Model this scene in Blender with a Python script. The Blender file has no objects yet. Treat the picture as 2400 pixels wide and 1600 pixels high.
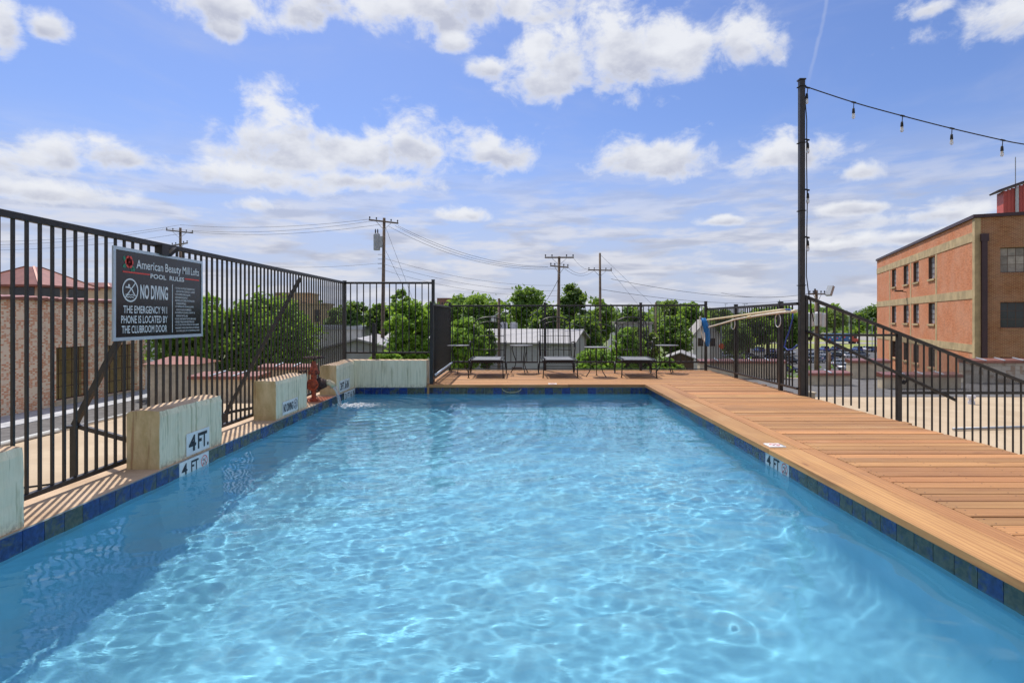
import bpy, bmesh, math, random
import numpy as np
from mathutils import Vector, Matrix

random.seed(7)
rng = np.random.default_rng(7)
S = bpy.context.scene
COL = S.collection
R = math.radians
PI = math.pi

# ------------------------------------------------------------------ camera
CAMZ = 1.246
FPX = 1333.0
cam = bpy.data.objects.new('camera', bpy.data.cameras.new('camera'))
COL.objects.link(cam)
cam.location = (0, 0, CAMZ)
cam.rotation_euler = (R(90), 0, 0)
cam.data.lens = 20.0
cam.data.sensor_width = 36.0
cam.data.shift_x = -15 / 2400
cam.data.shift_y = -54 / 2400
cam.data.clip_start = 0.05
cam.data.clip_end = 9000
S.camera = cam

# ------------------------------------------------------------------ sun, exposure
SUN_EL, SUN_AZ = 61.0, -25.0            # degrees; azimuth from +Y towards +X
sd = Vector((math.sin(R(SUN_AZ)) * math.cos(R(SUN_EL)), math.cos(R(SUN_AZ)) * math.cos(R(SUN_EL)), math.sin(R(SUN_EL))))
sun = bpy.data.objects.new('sun', bpy.data.lights.new('sun', 'SUN'))
COL.objects.link(sun)
sun.data.energy = 3.9
sun.data.angle = R(0.53)
sun.data.color = (1.0, 0.95, 0.87)
sun.rotation_euler = (-sd).to_track_quat('-Z', 'Y').to_euler()
sun.location = (-20, 60, 100)
sun.data.cycles.is_caustics_light = True

S.view_settings.view_transform = 'Standard'
S.view_settings.look = 'None'
S.view_settings.exposure = 0.25
S.view_settings.gamma = 1.0
S.view_settings.use_curve_mapping = False
S.render.engine = 'CYCLES'
cy = S.cycles
cy.use_denoising = True
cy.max_bounces = 9
cy.diffuse_bounces = 3
cy.use_adaptive_sampling = True
cy.adaptive_threshold = 0.02
cy.glossy_bounces = 4
cy.transmission_bounces = 8
cy.transparent_max_bounces = 12
cy.caustics_refractive = True
cy.caustics_reflective = False
cy.sample_clamp_indirect = 6.0
cy.blur_glossy = 0.5


# ------------------------------------------------------------------ node helper
class NT:
    def __init__(s, tree):
        s.t = tree

    def new(s, typ, ins=None, **props):
        n = s.t.nodes.new(typ)
        for k, v in props.items():
            setattr(n, k, v)
        for k, v in (ins or {}).items():
            s.put(n.inputs[k], v)
        return n

    def put(s, sock, v):
        if isinstance(v, bpy.types.NodeSocket):
            s.t.links.new(v, sock)
        else:
            if isinstance(v, (tuple, list)) and len(v) == 3 and sock.type == 'RGBA':
                v = (*v, 1)
            sock.default_value = v

    def m(s, op, a, b=None, c=None, clamp=False):
        n = s.t.nodes.new('ShaderNodeMath')
        n.operation = op
        n.use_clamp = clamp
        for i, v in enumerate((a, b, c)):
            if v is not None:
                s.put(n.inputs[i], v)
        return n.outputs[0]

    def mix(s, f, a, b, blend='MIX'):
        n = s.t.nodes.new('ShaderNodeMix')
        n.data_type = 'RGBA'
        n.blend_type = blend
        n.clamp_factor = True
        s.put(n.inputs[0], f)
        s.put(n.inputs[6], a)
        s.put(n.inputs[7], b)
        return n.outputs[2]

    def noise(s, vec, scale, detail=4, rough=0.55, dist=0.0):
        n = s.new('ShaderNodeTexNoise', {'Scale': scale, 'Detail': detail, 'Roughness': rough, 'Distortion': dist})
        if vec is not None:
            s.put(n.inputs['Vector'], vec)
        return n.outputs['Fac']

    def ss(s, v, lo, hi, to0=0.0, to1=1.0):
        n = s.new('ShaderNodeMapRange', {'Value': v, 'From Min': lo, 'From Max': hi, 'To Min': to0, 'To Max': to1},
                  interpolation_type='SMOOTHSTEP')
        return n.outputs[0]

    def scale(s, vec, sc, loc=(0, 0, 0), rot=(0, 0, 0)):
        return s.new('ShaderNodeMapping', {'Vector': vec, 'Scale': sc, 'Location': loc, 'Rotation': rot}).outputs[0]


# ------------------------------------------------------------------ world: sky and clouds
W = bpy.data.worlds.new('World')
S.world = W
W.use_nodes = True
W.node_tree.nodes.clear()
w = NT(W.node_tree)
sky = w.new('ShaderNodeTexSky', sky_type='NISHITA', sun_disc=False)
sky.sun_elevation = R(SUN_EL)
sky.sun_rotation = R(SUN_AZ % 360)
sky.altitude = 150
sky.air_density = 1.0
sky.dust_density = 1.0
sky.ozone_density = 1.6

CLOUDS = [  # direction of each cumulus puff as azimuth / elevation cells: (x, y, half width, half height) on a 2400 x 1600 panorama chart
    (650, 322, 112, 88), (690, 375, 165, 66), (830, 365, 160, 66), (970, 352, 118, 70), (620, 420, 190, 36), (850, 425, 170, 30), (1165, 362, 95, 58), 
    (70, 372, 130, 58), (300, 378, 100, 42), (120, 452, 210, 40), 
    (1330, 150, 130, 80), (1430, 130, 220, 100), (1580, 130, 130, 80), (1740, 100, 90, 66), (1290, 200, 90, 50), (1130, 160, 60, 28),
    (980, 25, 230, 62), (1180, 20, 200, 50), (560, 20, 160, 55), (1070, 102, 48, 26), (540, 72, 48, 28), (700, 30, 60, 40),
    (1535, 375, 150, 52), (1830, 372, 130, 48), (2020, 405, 58, 26),
    (10, 80, 42, 90), (105, 58, 48, 32), (2340, 50, 170, 60), (2180, 20, 70, 26), (600, 480, 64, 20), (2200, 505, 150, 26), (1090, 505, 60, 18),
    (2000, 490, 90, 20), (1680, 520, 60, 14), (2130, 560, 200, 20), (1960, 575, 120, 16),
]
dirn = w.new('ShaderNodeTexCoord').outputs['Generated']
sep = w.new('ShaderNodeSeparateXYZ', {0: dirn})
dx, dy, dz = sep.outputs
AZ = w.m('ARCTAN2', dx, dy)
EL = w.m('ARCSINE', dz)


def cloud_group():
    g = bpy.data.node_groups.new('cloud_density', 'ShaderNodeTree')
    g.interface.new_socket('az', in_out='INPUT', socket_type='NodeSocketFloat')
    g.interface.new_socket('el', in_out='INPUT', socket_type='NodeSocketFloat')
    g.interface.new_socket('dens', in_out='OUTPUT', socket_type='NodeSocketFloat')
    g.interface.new_socket('field', in_out='OUTPUT', socket_type='NodeSocketFloat')
    g.interface.new_socket('noise', in_out='OUTPUT', socket_type='NodeSocketFloat')
    n = NT(g)
    gi = g.nodes.new('NodeGroupInput')
    go = g.nodes.new('NodeGroupOutput')
    az, el = gi.outputs[0], gi.outputs[1]
    field = None
    vs_, ws_ = None, None
    for (x, y, rx, ry) in CLOUDS:
        u, v = (x - 1215) / FPX, (746 - y) / FPX
        a = math.atan(u)
        e = math.atan(v * math.cos(a))
        ra, re = rx / FPX * math.cos(a) ** 2, ry / FPX * math.cos(a)
        ca = n.m('MULTIPLY', n.m('SUBTRACT', az, a), 1 / ra)
        ce = n.m('MULTIPLY', n.m('SUBTRACT', el, e), 1 / re)
        up = n.m('MAXIMUM', ce, n.m('MULTIPLY', ce, -1.35))      # flatter below
        d = n.m('SQRT', n.m('ADD', n.m('MULTIPLY', ca, ca), n.m('MULTIPLY', up, up)))
        b = n.m('SUBTRACT', 1.0, d)
        wt_ = n.m('POWER', n.m('MAXIMUM', n.m('ADD', b, 0.35), 0.001), 3.0)
        vw = n.m('MULTIPLY', wt_, ce)
        vs_ = vw if vs_ is None else n.m('ADD', vs_, vw)
        ws_ = wt_ if ws_ is None else n.m('ADD', ws_, wt_)
        field = b if field is None else n.m('SMOOTH_MAX', field, b, 0.25)
    vec = n.new('ShaderNodeCombineXYZ', {0: n.m('MULTIPLY', az, 1.0), 1: n.m('MULTIPLY', el, 1.35), 2: 0.0}).outputs[0]
    n1 = n.noise(vec, 13.0, 9, 0.62, 0.25)
    # unseen sky elsewhere: cumulus cover thickened for a whiter, brighter fill
    low = n.noise(n.scale(vec, (1, 1.7, 1), (3.7, 1.2, 0)), 3.6, 2, 0.5)
    gen = n.m('MULTIPLY_ADD', low, 4.4, -2.1)
    ring = n.m('MAXIMUM', n.ss(n.m('ABSOLUTE', az), 0.74, 0.95), n.ss(el, 0.54, 0.7))
    gen = n.m('MINIMUM', gen, n.m('MULTIPLY_ADD', ring, 3.0, -2.0))
    field = n.m('MAXIMUM', n.m('MAXIMUM', field, gen), -1.2)
    dens = n.m('ADD', n.m('MULTIPLY', field, 1.05), n.m('MULTIPLY', n.m('SUBTRACT', n1, 0.452), 3.6))
    g.links.new(dens, go.inputs[0])
    g.links.new(field, go.inputs[1])
    g.links.new(n.m('DIVIDE', vs_, ws_), go.inputs[2])
    return g


cg = cloud_group()


gn = w.t.nodes.new('ShaderNodeGroup')
gn.node_tree = cg
w.put(gn.inputs[0], AZ)
w.put(gn.inputs[1], EL)
D0, F0, N0 = gn.outputs
alpha = w.ss(D0, -0.15, 0.85)
thick = w.ss(D0, 0.1, 1.1)
cv = w.new('ShaderNodeCombineXYZ', {0: AZ, 1: EL, 2: 0.0}).outputs[0]
soft = w.noise(w.scale(cv, (1, 1.7, 1), (1.3, 0.4, 0)), 11.0, 4, 0.55)
vert = w.m('ADD', N0, w.m('MULTIPLY', w.m('SUBTRACT', soft, 0.5), 3.4))
shade = w.m('MULTIPLY', thick, w.ss(vert, 0.75, -0.75))
ccol = w.mix(shade, (4.8, 4.9, 5.15), (2.95, 3.1, 3.7))
# low streaked stratocumulus towards the horizon
st_v = w.scale(cv, (1.0, 4.6, 1), (0.3, 0.2, 0))
st = w.noise(st_v, 7.0, 6, 0.58, 0.2)
st2 = w.noise(w.scale(cv, (1.0, 5.5, 1), (0.3, 0.2 + 0.035 * 5.5, 0)), 7.0, 6, 0.58, 0.2)
band = w.m('MULTIPLY', w.ss(EL, 0.30, 0.10), w.ss(EL, -0.02, 0.02))
st_a = w.m('MULTIPLY', w.ss(st, 0.39, 0.58), band)
st_c = w.mix(w.ss(st2, 0.42, 0.62), (4.15, 4.2, 4.55), (2.75, 2.9, 3.5))
# thin veil
veil = w.noise(w.scale(cv, (1.0, 3.0, 1), (5.1, 2.2, 0), (0, 0, 0.35)), 2.6, 5, 0.6, 0.6)
veil_a = w.m('MULTIPLY', w.ss(veil, 0.45, 0.8), 0.3)
hazeband = w.ss(EL, 0.34, 0.0)
# sky colour: the Nishita dome, a bit more violet as under thin high haze
base = w.mix(1.0, sky.outputs[0], (0.505, 0.58, 0.80), 'MULTIPLY')
base = w.mix(w.m('MULTIPLY', hazeband, 0.85), base, (2.95, 3.2, 4.1))
c = w.mix(veil_a, base, (3.2, 3.4, 4.2))
c = w.mix(w.m('MULTIPLY', st_a, 0.85), c, st_c)
c = w.mix(w.m('MULTIPLY', alpha, 0.96), c, ccol)
# old contrail
def _ae(x, y):
    a_ = math.atan((x - 1215) / FPX)
    return a_, math.atan((746 - y) / FPX * math.cos(a_))


(a0_, e0_), (a1_, e1_) = _ae(1950, -60), _ae(1893, 200)
L_ = math.hypot(a1_ - a0_, e1_ - e0_)
ux_, uy_ = (a1_ - a0_) / L_, (e1_ - e0_) / L_
ra_, re_ = w.m('SUBTRACT', AZ, a0_), w.m('SUBTRACT', EL, e0_)
al_ = w.m('ADD', w.m('MULTIPLY', ra_, ux_), w.m('MULTIPLY', re_, uy_))
ac_ = w.m('ADD', w.m('MULTIPLY', ra_, -uy_), w.m('MULTIPLY', re_, ux_))
ac_ = w.m('ADD', ac_, w.m('MULTIPLY', w.m('SUBTRACT', soft, 0.5), 0.012))
tr_a = w.m('MULTIPLY', w.ss(w.m('ABSOLUTE', ac_), 0.0042, 0.0005), w.m('MULTIPLY', w.ss(al_, -0.05, 0.05), w.ss(al_, L_ + 0.03, L_ - 0.06)))
c = w.mix(w.m('MULTIPLY', tr_a, w.m('MULTIPLY', soft, 0.34)), c, (4.6, 4.7, 5.0))
bg = w.new('ShaderNodeBackground', {'Color': c, 'Strength': 0.15})
wo = w.new('ShaderNodeOutputWorld', {'Surface': bg.outputs[0]})
W.cycles.sampling_method = 'MANUAL'
W.cycles.sample_map_resolution = 512


# ------------------------------------------------------------------ mesh helpers
def at(px, py, Y):
    return Vector(((px - 1215) * Y / FPX, Y, CAMZ + (746 - py) * Y / FPX))


class MB:
    def __init__(s):
        s.v, s.f, s.mi = [], [], []

    def add(s, vs, fs, m=0):
        o = len(s.v)
        s.v += [tuple(p) for p in vs]
        s.f += [tuple(i + o for i in f) for f in fs]
        s.mi += [m] * len(fs)
        return s

    def box(s, x0, x1, y0, y1, z0, z1, m=0):
        vs = [(x0, y0, z0), (x1, y0, z0), (x1, y1, z0), (x0, y1, z0), (x0, y0, z1), (x1, y0, z1), (x1, y1, z1), (x0, y1, z1)]
        return s.add(vs, [(0, 3, 2, 1), (4, 5, 6, 7), (0, 1, 5, 4), (1, 2, 6, 5), (2, 3, 7, 6), (3, 0, 4, 7)], m)

    def bar(s, p, q, a, b=None, m=0, up=(0, 0, 1)):
        p, q = Vector(p), Vector(q)
        b = a if b is None else b
        d = (q - p).normalized()
        u = Vector(up)
        if abs(d.dot(u)) > 0.98:
            u = Vector((0, 1, 0))
        sx = d.cross(u).normalized() * a / 2
        sy = sx.cross(d).normalized() * b / 2
        vs = []
        for c in (p, q):
            vs += [c - sx - sy, c + sx - sy, c + sx + sy, c - sx + sy]
        return s.add(vs, [(0, 1, 2, 3), (7, 6, 5, 4), (0, 4, 5, 1), (1, 5, 6, 2), (2, 6, 7, 3), (3, 7, 4, 0)], m)

    def tube(s, pts, r, seg=8, m=0, closed=False):
        pts = [Vector(p) for p in pts]
        n = len(pts)
        rs = list(r) if isinstance(r, (list, tuple)) else [r] * n
        vs, fs = [], []
        prev = None
        for i in range(n):
            if closed:
                d = pts[(i + 1) % n] - pts[i - 1]
            else:
                d = pts[min(i + 1, n - 1)] - pts[max(i - 1, 0)]
            d = d.normalized() if d.length > 1e-9 else Vector((0, 0, 1))
            if prev is None:
                u = Vector((0, 0, 1)) if abs(d.z) < 0.9 else Vector((1, 0, 0))
                a = d.cross(u).normalized()
            else:
                a = prev - d * prev.dot(d)
                a = a.normalized() if a.length > 1e-6 else d.orthogonal().normalized()
            prev = a
            b = d.cross(a)
            for k in range(seg):
                t = 2 * PI * k / seg
                vs.append(pts[i] + (a * math.cos(t) + b * math.sin(t)) * rs[i])
        for i in range(n if closed else n - 1):
            j = (i + 1) % n
            for k in range(seg):
                k2 = (k + 1) % seg
                fs.append((i * seg + k, i * seg + k2, j * seg + k2, j * seg + k))
        if not closed:
            fs.append(tuple(range(seg - 1, -1, -1)))
            fs.append(tuple((n - 1) * seg + k for k in range(seg)))
        return s.add(vs, fs, m)

    def lathe(s, prof, c=(0, 0, 0), seg=16, m=0, axis='Z'):
        vs, fs = [], []
        for (r, z) in prof:
            for k in range(seg):
                t = 2 * PI * k / seg
                p = (r * math.cos(t), r * math.sin(t), z)
                if axis == 'X':
                    p = (z, p[0], p[1])
                elif axis == 'Y':
                    p = (p[1], z, p[0])
                vs.append((p[0] + c[0], p[1] + c[1], p[2] + c[2]))
        n = len(prof)
        for i in range(n - 1):
            for k in range(seg):
                k2 = (k + 1) % seg
                fs.append((i * seg + k, i * seg + k2, (i + 1) * seg + k2, (i + 1) * seg + k))
        fs.append(tuple(range(seg - 1, -1, -1)))
        fs.append(tuple((n - 1) * seg + k for k in range(seg)))
        return s.add(vs, fs, m)

    def prism(s, poly, z0, z1, m=0, axis='Z'):
        n = len(poly)

        def P(p, z):
            return (p[0], p[1], z) if axis == 'Z' else ((z, p[0], p[1]) if axis == 'X' else (p[0], z, p[1]))
        vs = [P(p, z0) for p in poly] + [P(p, z1) for p in poly]
        fs = [tuple(range(n - 1, -1, -1)), tuple(range(n, 2 * n))] + [(i, (i + 1) % n, n + (i + 1) % n, n + i) for i in range(n)]
        return s.add(vs, fs, m)

    def mesh(s, name, mats, smooth=False, fix=True):
        me = bpy.data.meshes.new(name)
        me.from_pydata(s.v, [], s.f)
        for mt in (mats if isinstance(mats, (list, tuple)) else [mats]):
            me.materials.append(mt)
        if any(s.mi):
            me.polygons.foreach_set('material_index', s.mi)
        if fix:
            bm = bmesh.new()
            bm.from_mesh(me)
            bmesh.ops.recalc_face_normals(bm, faces=bm.faces)
            bm.to_mesh(me)
            bm.free()
        if smooth:
            me.polygons.foreach_set('use_smooth', [True] * len(me.polygons))
        me.update()
        return me

    def build(s, name, mats, parent=None, smooth=False, bevel=0.0, local=False, fix=True, seg=1):
        o = bpy.data.objects.new(name, s.mesh(name, mats, smooth, fix))
        COL.objects.link(o)
        if bevel:
            md = o.modifiers.new('bevel', 'BEVEL')
            md.width = bevel
            md.segments = seg
            md.limit_method = 'ANGLE'
        if parent is not None:
            attach(o, parent, local)
        return o


def attach(o, parent, local=False):
    o.parent = parent
    if not local:
        mt = Matrix.Translation(parent.location) @ parent.rotation_euler.to_matrix().to_4x4()
        o.matrix_parent_inverse = mt.inverted()


def place(name, me, loc, parent=None, rotz=0, local=False):
    o = bpy.data.objects.new(name, me)
    COL.objects.link(o)
    o.location = loc
    o.rotation_euler = (0, 0, rotz)
    if parent is not None:
        attach(o, parent, local)
    return o


def tag(o, label, cat, group=None, kind=None):
    if label:
        o['label'] = label
    if cat:
        o['category'] = cat
    if group:
        o['group'] = group
    if kind:
        o['kind'] = kind
    return o


def thing(name, label, cat, loc=(0, 0, 0), rotz=0, group=None):
    o = bpy.data.objects.new(name, None)
    COL.objects.link(o)
    o.empty_display_size = 0.2
    o.location = loc
    o.rotation_euler = (0, 0, rotz)
    return tag(o, label, cat, group)


def copy_tree(o, parent=None):
    c = o.copy()
    COL.objects.link(c)
    if parent is not None:
        c.parent = parent
    for ch in list(o.children):
        copy_tree(ch, c)
    return c


# ------------------------------------------------------------------ materials
def mk(name):
    m = bpy.data.materials.new(name)
    m.use_nodes = True
    t = NT(m.node_tree)
    b = m.node_tree.nodes['Principled BSDF']
    return m, t, b


def objco(t):
    return t.new('ShaderNodeTexCoord').outputs['Object']


def simple(name, col, rough=0.6, metal=0.0, var=0.14, scale=6.0, bump=0.0, bscale=60.0, spec=None, coat=0.0, rand=0.0):
    m, t, b = mk(name)
    co = objco(t)
    f = t.noise(co, scale, 5, 0.6)
    lo = tuple(c * (1 - var) for c in col)
    hi = tuple(min(1, c * (1 + var)) for c in col)
    c = t.mix(t.ss(f, 0.3, 0.7), lo, hi)
    if rand:
        r = t.new('ShaderNodeObjectInfo').outputs['Random']
        g = t.m('MULTIPLY_ADD', r, 2 * rand, 1 - rand)
        c = t.mix(1.0, c, t.new('ShaderNodeCombineXYZ', {0: g, 1: g, 2: g}).outputs[0], 'MULTIPLY')
    t.put(b.inputs['Base Color'], c)
    b.inputs['Roughness'].default_value = rough
    b.inputs['Metallic'].default_value = metal
    if spec is not None:
        b.inputs['Specular IOR Level'].default_value = spec
    if coat:
        b.inputs['Coat Weight'].default_value = coat
    if bump:
        bf = t.noise(co, bscale, 4, 0.6)
        bn = t.new('ShaderNodeBump', {'Height': bf, 'Strength': bump, 'Distance': 0.01})
        t.put(b.inputs['Normal'], bn.outputs[0])
    return m


MAT = {}
MAT['black'] = simple('black_painted_steel', (0.022, 0.018, 0.017), 0.42, 0, 0.35, 9, 0.15, 90, rand=0.2)
MAT['dark_iron'] = simple('dark_wrought_iron', (0.02, 0.019, 0.02), 0.4, 0.2, 0.3, 20)
MAT['sling'] = simple('woven_grey_sling', (0.085, 0.09, 0.105), 0.6, 0, 0.2, 40, 0.4, 300)
MAT['white'] = simple('white_enamel', (0.78, 0.79, 0.78), 0.35, 0, 0.05, 12)
MAT['alu'] = simple('sign_trim_aluminium', (0.55, 0.62, 0.68), 0.35, 0.35, 0.05, 12)
MAT['signblack'] = simple('gloss_black_sign', (0.012, 0.014, 0.02), 0.16, 0, 0.1, 3)
MAT['ink'] = simple('black_ink', (0.02, 0.022, 0.03), 0.5, 0, 0.05, 3)
MAT['red'] = simple('red_print', (0.85, 0.07, 0.05), 0.45, 0, 0.08, 30)
MAT['darkred'] = simple('dark_red_print', (0.32, 0.012, 0.015), 0.45, 0, 0.08, 30)
MAT['green'] = simple('green_print', (0.02, 0.22, 0.12), 0.45, 0, 0.08, 30)
MAT['copper'] = simple('red_brown_metal_coping', (0.27, 0.105, 0.072), 0.38, 0.3, 0.16, 2.5, rand=0.12)
MAT['maroon'] = simple('maroon_painted_metal', (0.045, 0.018, 0.026), 0.45, 0, 0.15, 3)
MAT['cream'] = simple('cream_painted_masonry', (0.60, 0.50, 0.35), 0.85, 0, 0.14, 3.0, 0.3, 25)
MAT['beige'] = simple('beige_concrete_band', (0.46, 0.34, 0.19), 0.85, 0, 0.2, 1.2, 0.3, 9)
MAT['window_dark'] = simple('dark_window_glass', (0.03, 0.035, 0.04), 0.12, 0, 0.2, 2)
MAT['frame_brown'] = simple('rusty_window_frame', (0.09, 0.05, 0.035), 0.6, 0, 0.2, 8)
MAT['pipe'] = simple('pale_grey_pipe', (0.55, 0.55, 0.52), 0.5, 0, 0.1, 5)
MAT['asphalt'] = simple('asphalt', (0.085, 0.083, 0.085), 0.9, 0, 0.25, 0.35, 0.2, 8)
MAT['road'] = simple('pale_worn_road', (0.27, 0.25, 0.235), 0.9, 0, 0.16, 0.2)
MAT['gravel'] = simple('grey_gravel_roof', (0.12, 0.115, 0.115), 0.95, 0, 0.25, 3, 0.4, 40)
MAT['apron'] = simple('pale_blue_grey_render', (0.42, 0.43, 0.46), 0.85, 0, 0.18, 1.4, 0.2, 20)
MAT['wood_pole'] = simple('weathered_pole_wood', (0.15, 0.105, 0.075), 0.85, 0, 0.25, 4)
MAT['wood_arm'] = simple('weathered_grey_crossarm', (0.17, 0.13, 0.10), 0.85, 0, 0.2, 4)
MAT['wire'] = simple('power_line_wire', (0.07, 0.075, 0.09), 0.6, 0, 0.1, 4)
MAT['porcelain'] = simple('dark_porcelain_insulator', (0.06, 0.055, 0.06), 0.25, 0, 0.1, 4)
MAT['galv'] = simple('galvanised_grey_metal', (0.36, 0.38, 0.41), 0.5, 0.3, 0.12, 3)
MAT['whitebox'] = simple('pale_transformer_paint', (0.62, 0.63, 0.68), 0.45, 0, 0.06, 3)
MAT['siding'] = simple('grey_corrugated_siding', (0.36, 0.36, 0.38), 0.6, 0, 0.12, 1)
MAT['pale_wall'] = simple('off_white_wall', (0.62, 0.60, 0.58), 0.8, 0, 0.1, 0.6)
MAT['pale_roof'] = simple('pale_roof_sheet', (0.31, 0.30, 0.305), 0.6, 0, 0.1, 0.4)
MAT['tan_wall'] = simple('tan_brick_far', (0.56, 0.41, 0.26), 0.9, 0, 0.12, 0.3)
MAT['red_far'] = simple('red_brick_far', (0.27, 0.13, 0.10), 0.9, 0, 0.12, 0.2)
MAT['shingle'] = simple('grey_roof_shingles', (0.30, 0.28, 0.27), 0.9, 0, 0.14, 0.8)
MAT['brown_roof'] = simple('brown_roof_shingles', (0.20, 0.11, 0.08), 0.9, 0, 0.14, 0.8)
MAT['rubber'] = simple('black_rubber', (0.018, 0.018, 0.018), 0.8)
MAT['glass_car'] = simple('car_glass', (0.02, 0.025, 0.03), 0.06, 0, 0.1, 2)
MAT['chrome'] = simple('wheel_rim_metal', (0.5, 0.5, 0.52), 0.3, 0.7)
MAT['lamp_lens'] = simple('headlamp_lens', (0.7, 0.7, 0.68), 0.15)
MAT['tail_lens'] = simple('tail_lamp_lens', (0.45, 0.02, 0.015), 0.2)
MAT['bark'] = simple('tree_bark', (0.085, 0.065, 0.048), 0.95, 0, 0.3, 3, 0.5, 12)
MAT['valve_red'] = simple('rusty_red_valve_paint', (0.36, 0.065, 0.026), 0.6, 0, 0.6, 14, 0.5, 60)
MAT['valve_dark'] = simple('rusted_dark_iron', (0.05, 0.022, 0.016), 0.7, 0, 0.4, 22, 0.6, 70)
MAT['brass'] = simple('pale_brass_outlet', (0.55, 0.47, 0.30), 0.35, 0.3, 0.2, 20)
MAT['blue_plastic'] = simple('bright_blue_netting', (0.012, 0.19, 0.55), 0.5, 0, 0.15, 20)
MAT['blue_hose'] = simple('dark_blue_hose', (0.02, 0.06, 0.33), 0.4)
MAT['cream_pole'] = simple('cream_fibreglass_pole', (0.68, 0.56, 0.34), 0.4, 0, 0.12, 5)
MAT['white_pole'] = simple('white_fibreglass_pole', (0.70, 0.62, 0.50), 0.4, 0, 0.12, 5)
MAT['orange'] = simple('orange_plastic', (0.75, 0.12, 0.03), 0.45)
MAT['red_metal'] = simple('red_ribbed_metal_siding', (0.52, 0.085, 0.06), 0.5, 0, 0.1, 0.8)
MAT['blue_trailer'] = simple('blue_painted_trailer', (0.05, 0.13, 0.36), 0.5, 0, 0.3, 1.5)
MAT['warm_white'] = simple('white_caulk', (0.72, 0.70, 0.66), 0.6, 0, 0.08, 20)
MAT['far_leaf'] = None


def ground_mat():
    m, t, b = mk('patchy_grass_ground')
    co = objco(t)
    f = t.noise(co, 0.02, 6, 0.6)
    g = t.noise(co, 0.25, 5, 0.65)
    c1 = t.mix(g, (0.075, 0.115, 0.028), (0.16, 0.19, 0.06))
    c2 = t.mix(g, (0.27, 0.23, 0.15), (0.36, 0.31, 0.21))
    c = t.mix(t.ss(f, 0.5, 0.62), c1, c2)
    t.put(b.inputs['Base Color'], c)
    b.inputs['Roughness'].default_value = 0.95
    return m


MAT['ground'] = ground_mat()


def lawn_mat():
    m, t, b = mk('sunlit_lawn')
    co = objco(t)
    g = t.noise(co, 0.12, 6, 0.65)
    t.put(b.inputs['Base Color'], t.mix(t.ss(g, 0.3, 0.7), (0.17, 0.22, 0.04), (0.33, 0.33, 0.09)))
    b.inputs['Roughness'].default_value = 0.95
    return m


MAT['lawn'] = lawn_mat()


def roof_mat():
    m, t, b = mk('tan_roof_coating')
    co = objco(t)
    f = t.noise(co, 0.7, 6, 0.62)
    g = t.noise(co, 14, 4, 0.6)
    c = t.mix(t.ss(f, 0.3, 0.7), (0.40, 0.30, 0.195), (0.50, 0.39, 0.265))
    c = t.mix(t.m('MULTIPLY', t.ss(g, 0.5, 0.8), 0.3), c, (0.36, 0.27, 0.18))
    st = t.noise(t.scale(co, (0.25, 2.0, 1)), 2.2, 5, 0.6)
    c = t.mix(t.m('MULTIPLY', t.ss(st, 0.56, 0.75), 0.35), c, (0.34, 0.28, 0.21))
    t.put(b.inputs['Base Color'], c)
    b.inputs['Roughness'].default_value = 0.9
    bn = t.new('ShaderNodeBump', {'Height': g, 'Strength': 0.25, 'Distance': 0.01})
    t.put(b.inputs['Normal'], bn.outputs[0])
    return m


MAT['roof'] = roof_mat()


def ledge_mat():
    m, t, b = mk('worn_tan_ledge_concrete')
    co = objco(t)
    f = t.noise(co, 2.6, 6, 0.62)
    g = t.noise(co, 42, 5, 0.65)
    c = t.mix(t.ss(f, 0.3, 0.72), (0.44, 0.30, 0.185), (0.60, 0.44, 0.30))
    c = t.mix(t.m('MULTIPLY', t.ss(g, 0.52, 0.78), 0.5), c, (0.30, 0.21, 0.13))
    # rust washed out below the fill valve
    d = t.new('ShaderNodeVectorMath', {0: co, 1: (-3.06, 8.75, 0.0)}, operation='DISTANCE').outputs['Value']
    k = t.m('MULTIPLY', t.ss(d, 0.55, 0.2), t.ss(f, 0.25, 0.5))
    c = t.mix(k, c, (0.33, 0.085, 0.035))
    t.put(b.inputs['Base Color'], c)
    b.inputs['Roughness'].default_value = 0.88
    bn = t.new('ShaderNodeBump', {'Height': g, 'Strength': 0.35, 'Distance': 0.006})
    t.put(b.inputs['Normal'], bn.outputs[0])
    return m


MAT['ledge'] = ledge_mat()


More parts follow.
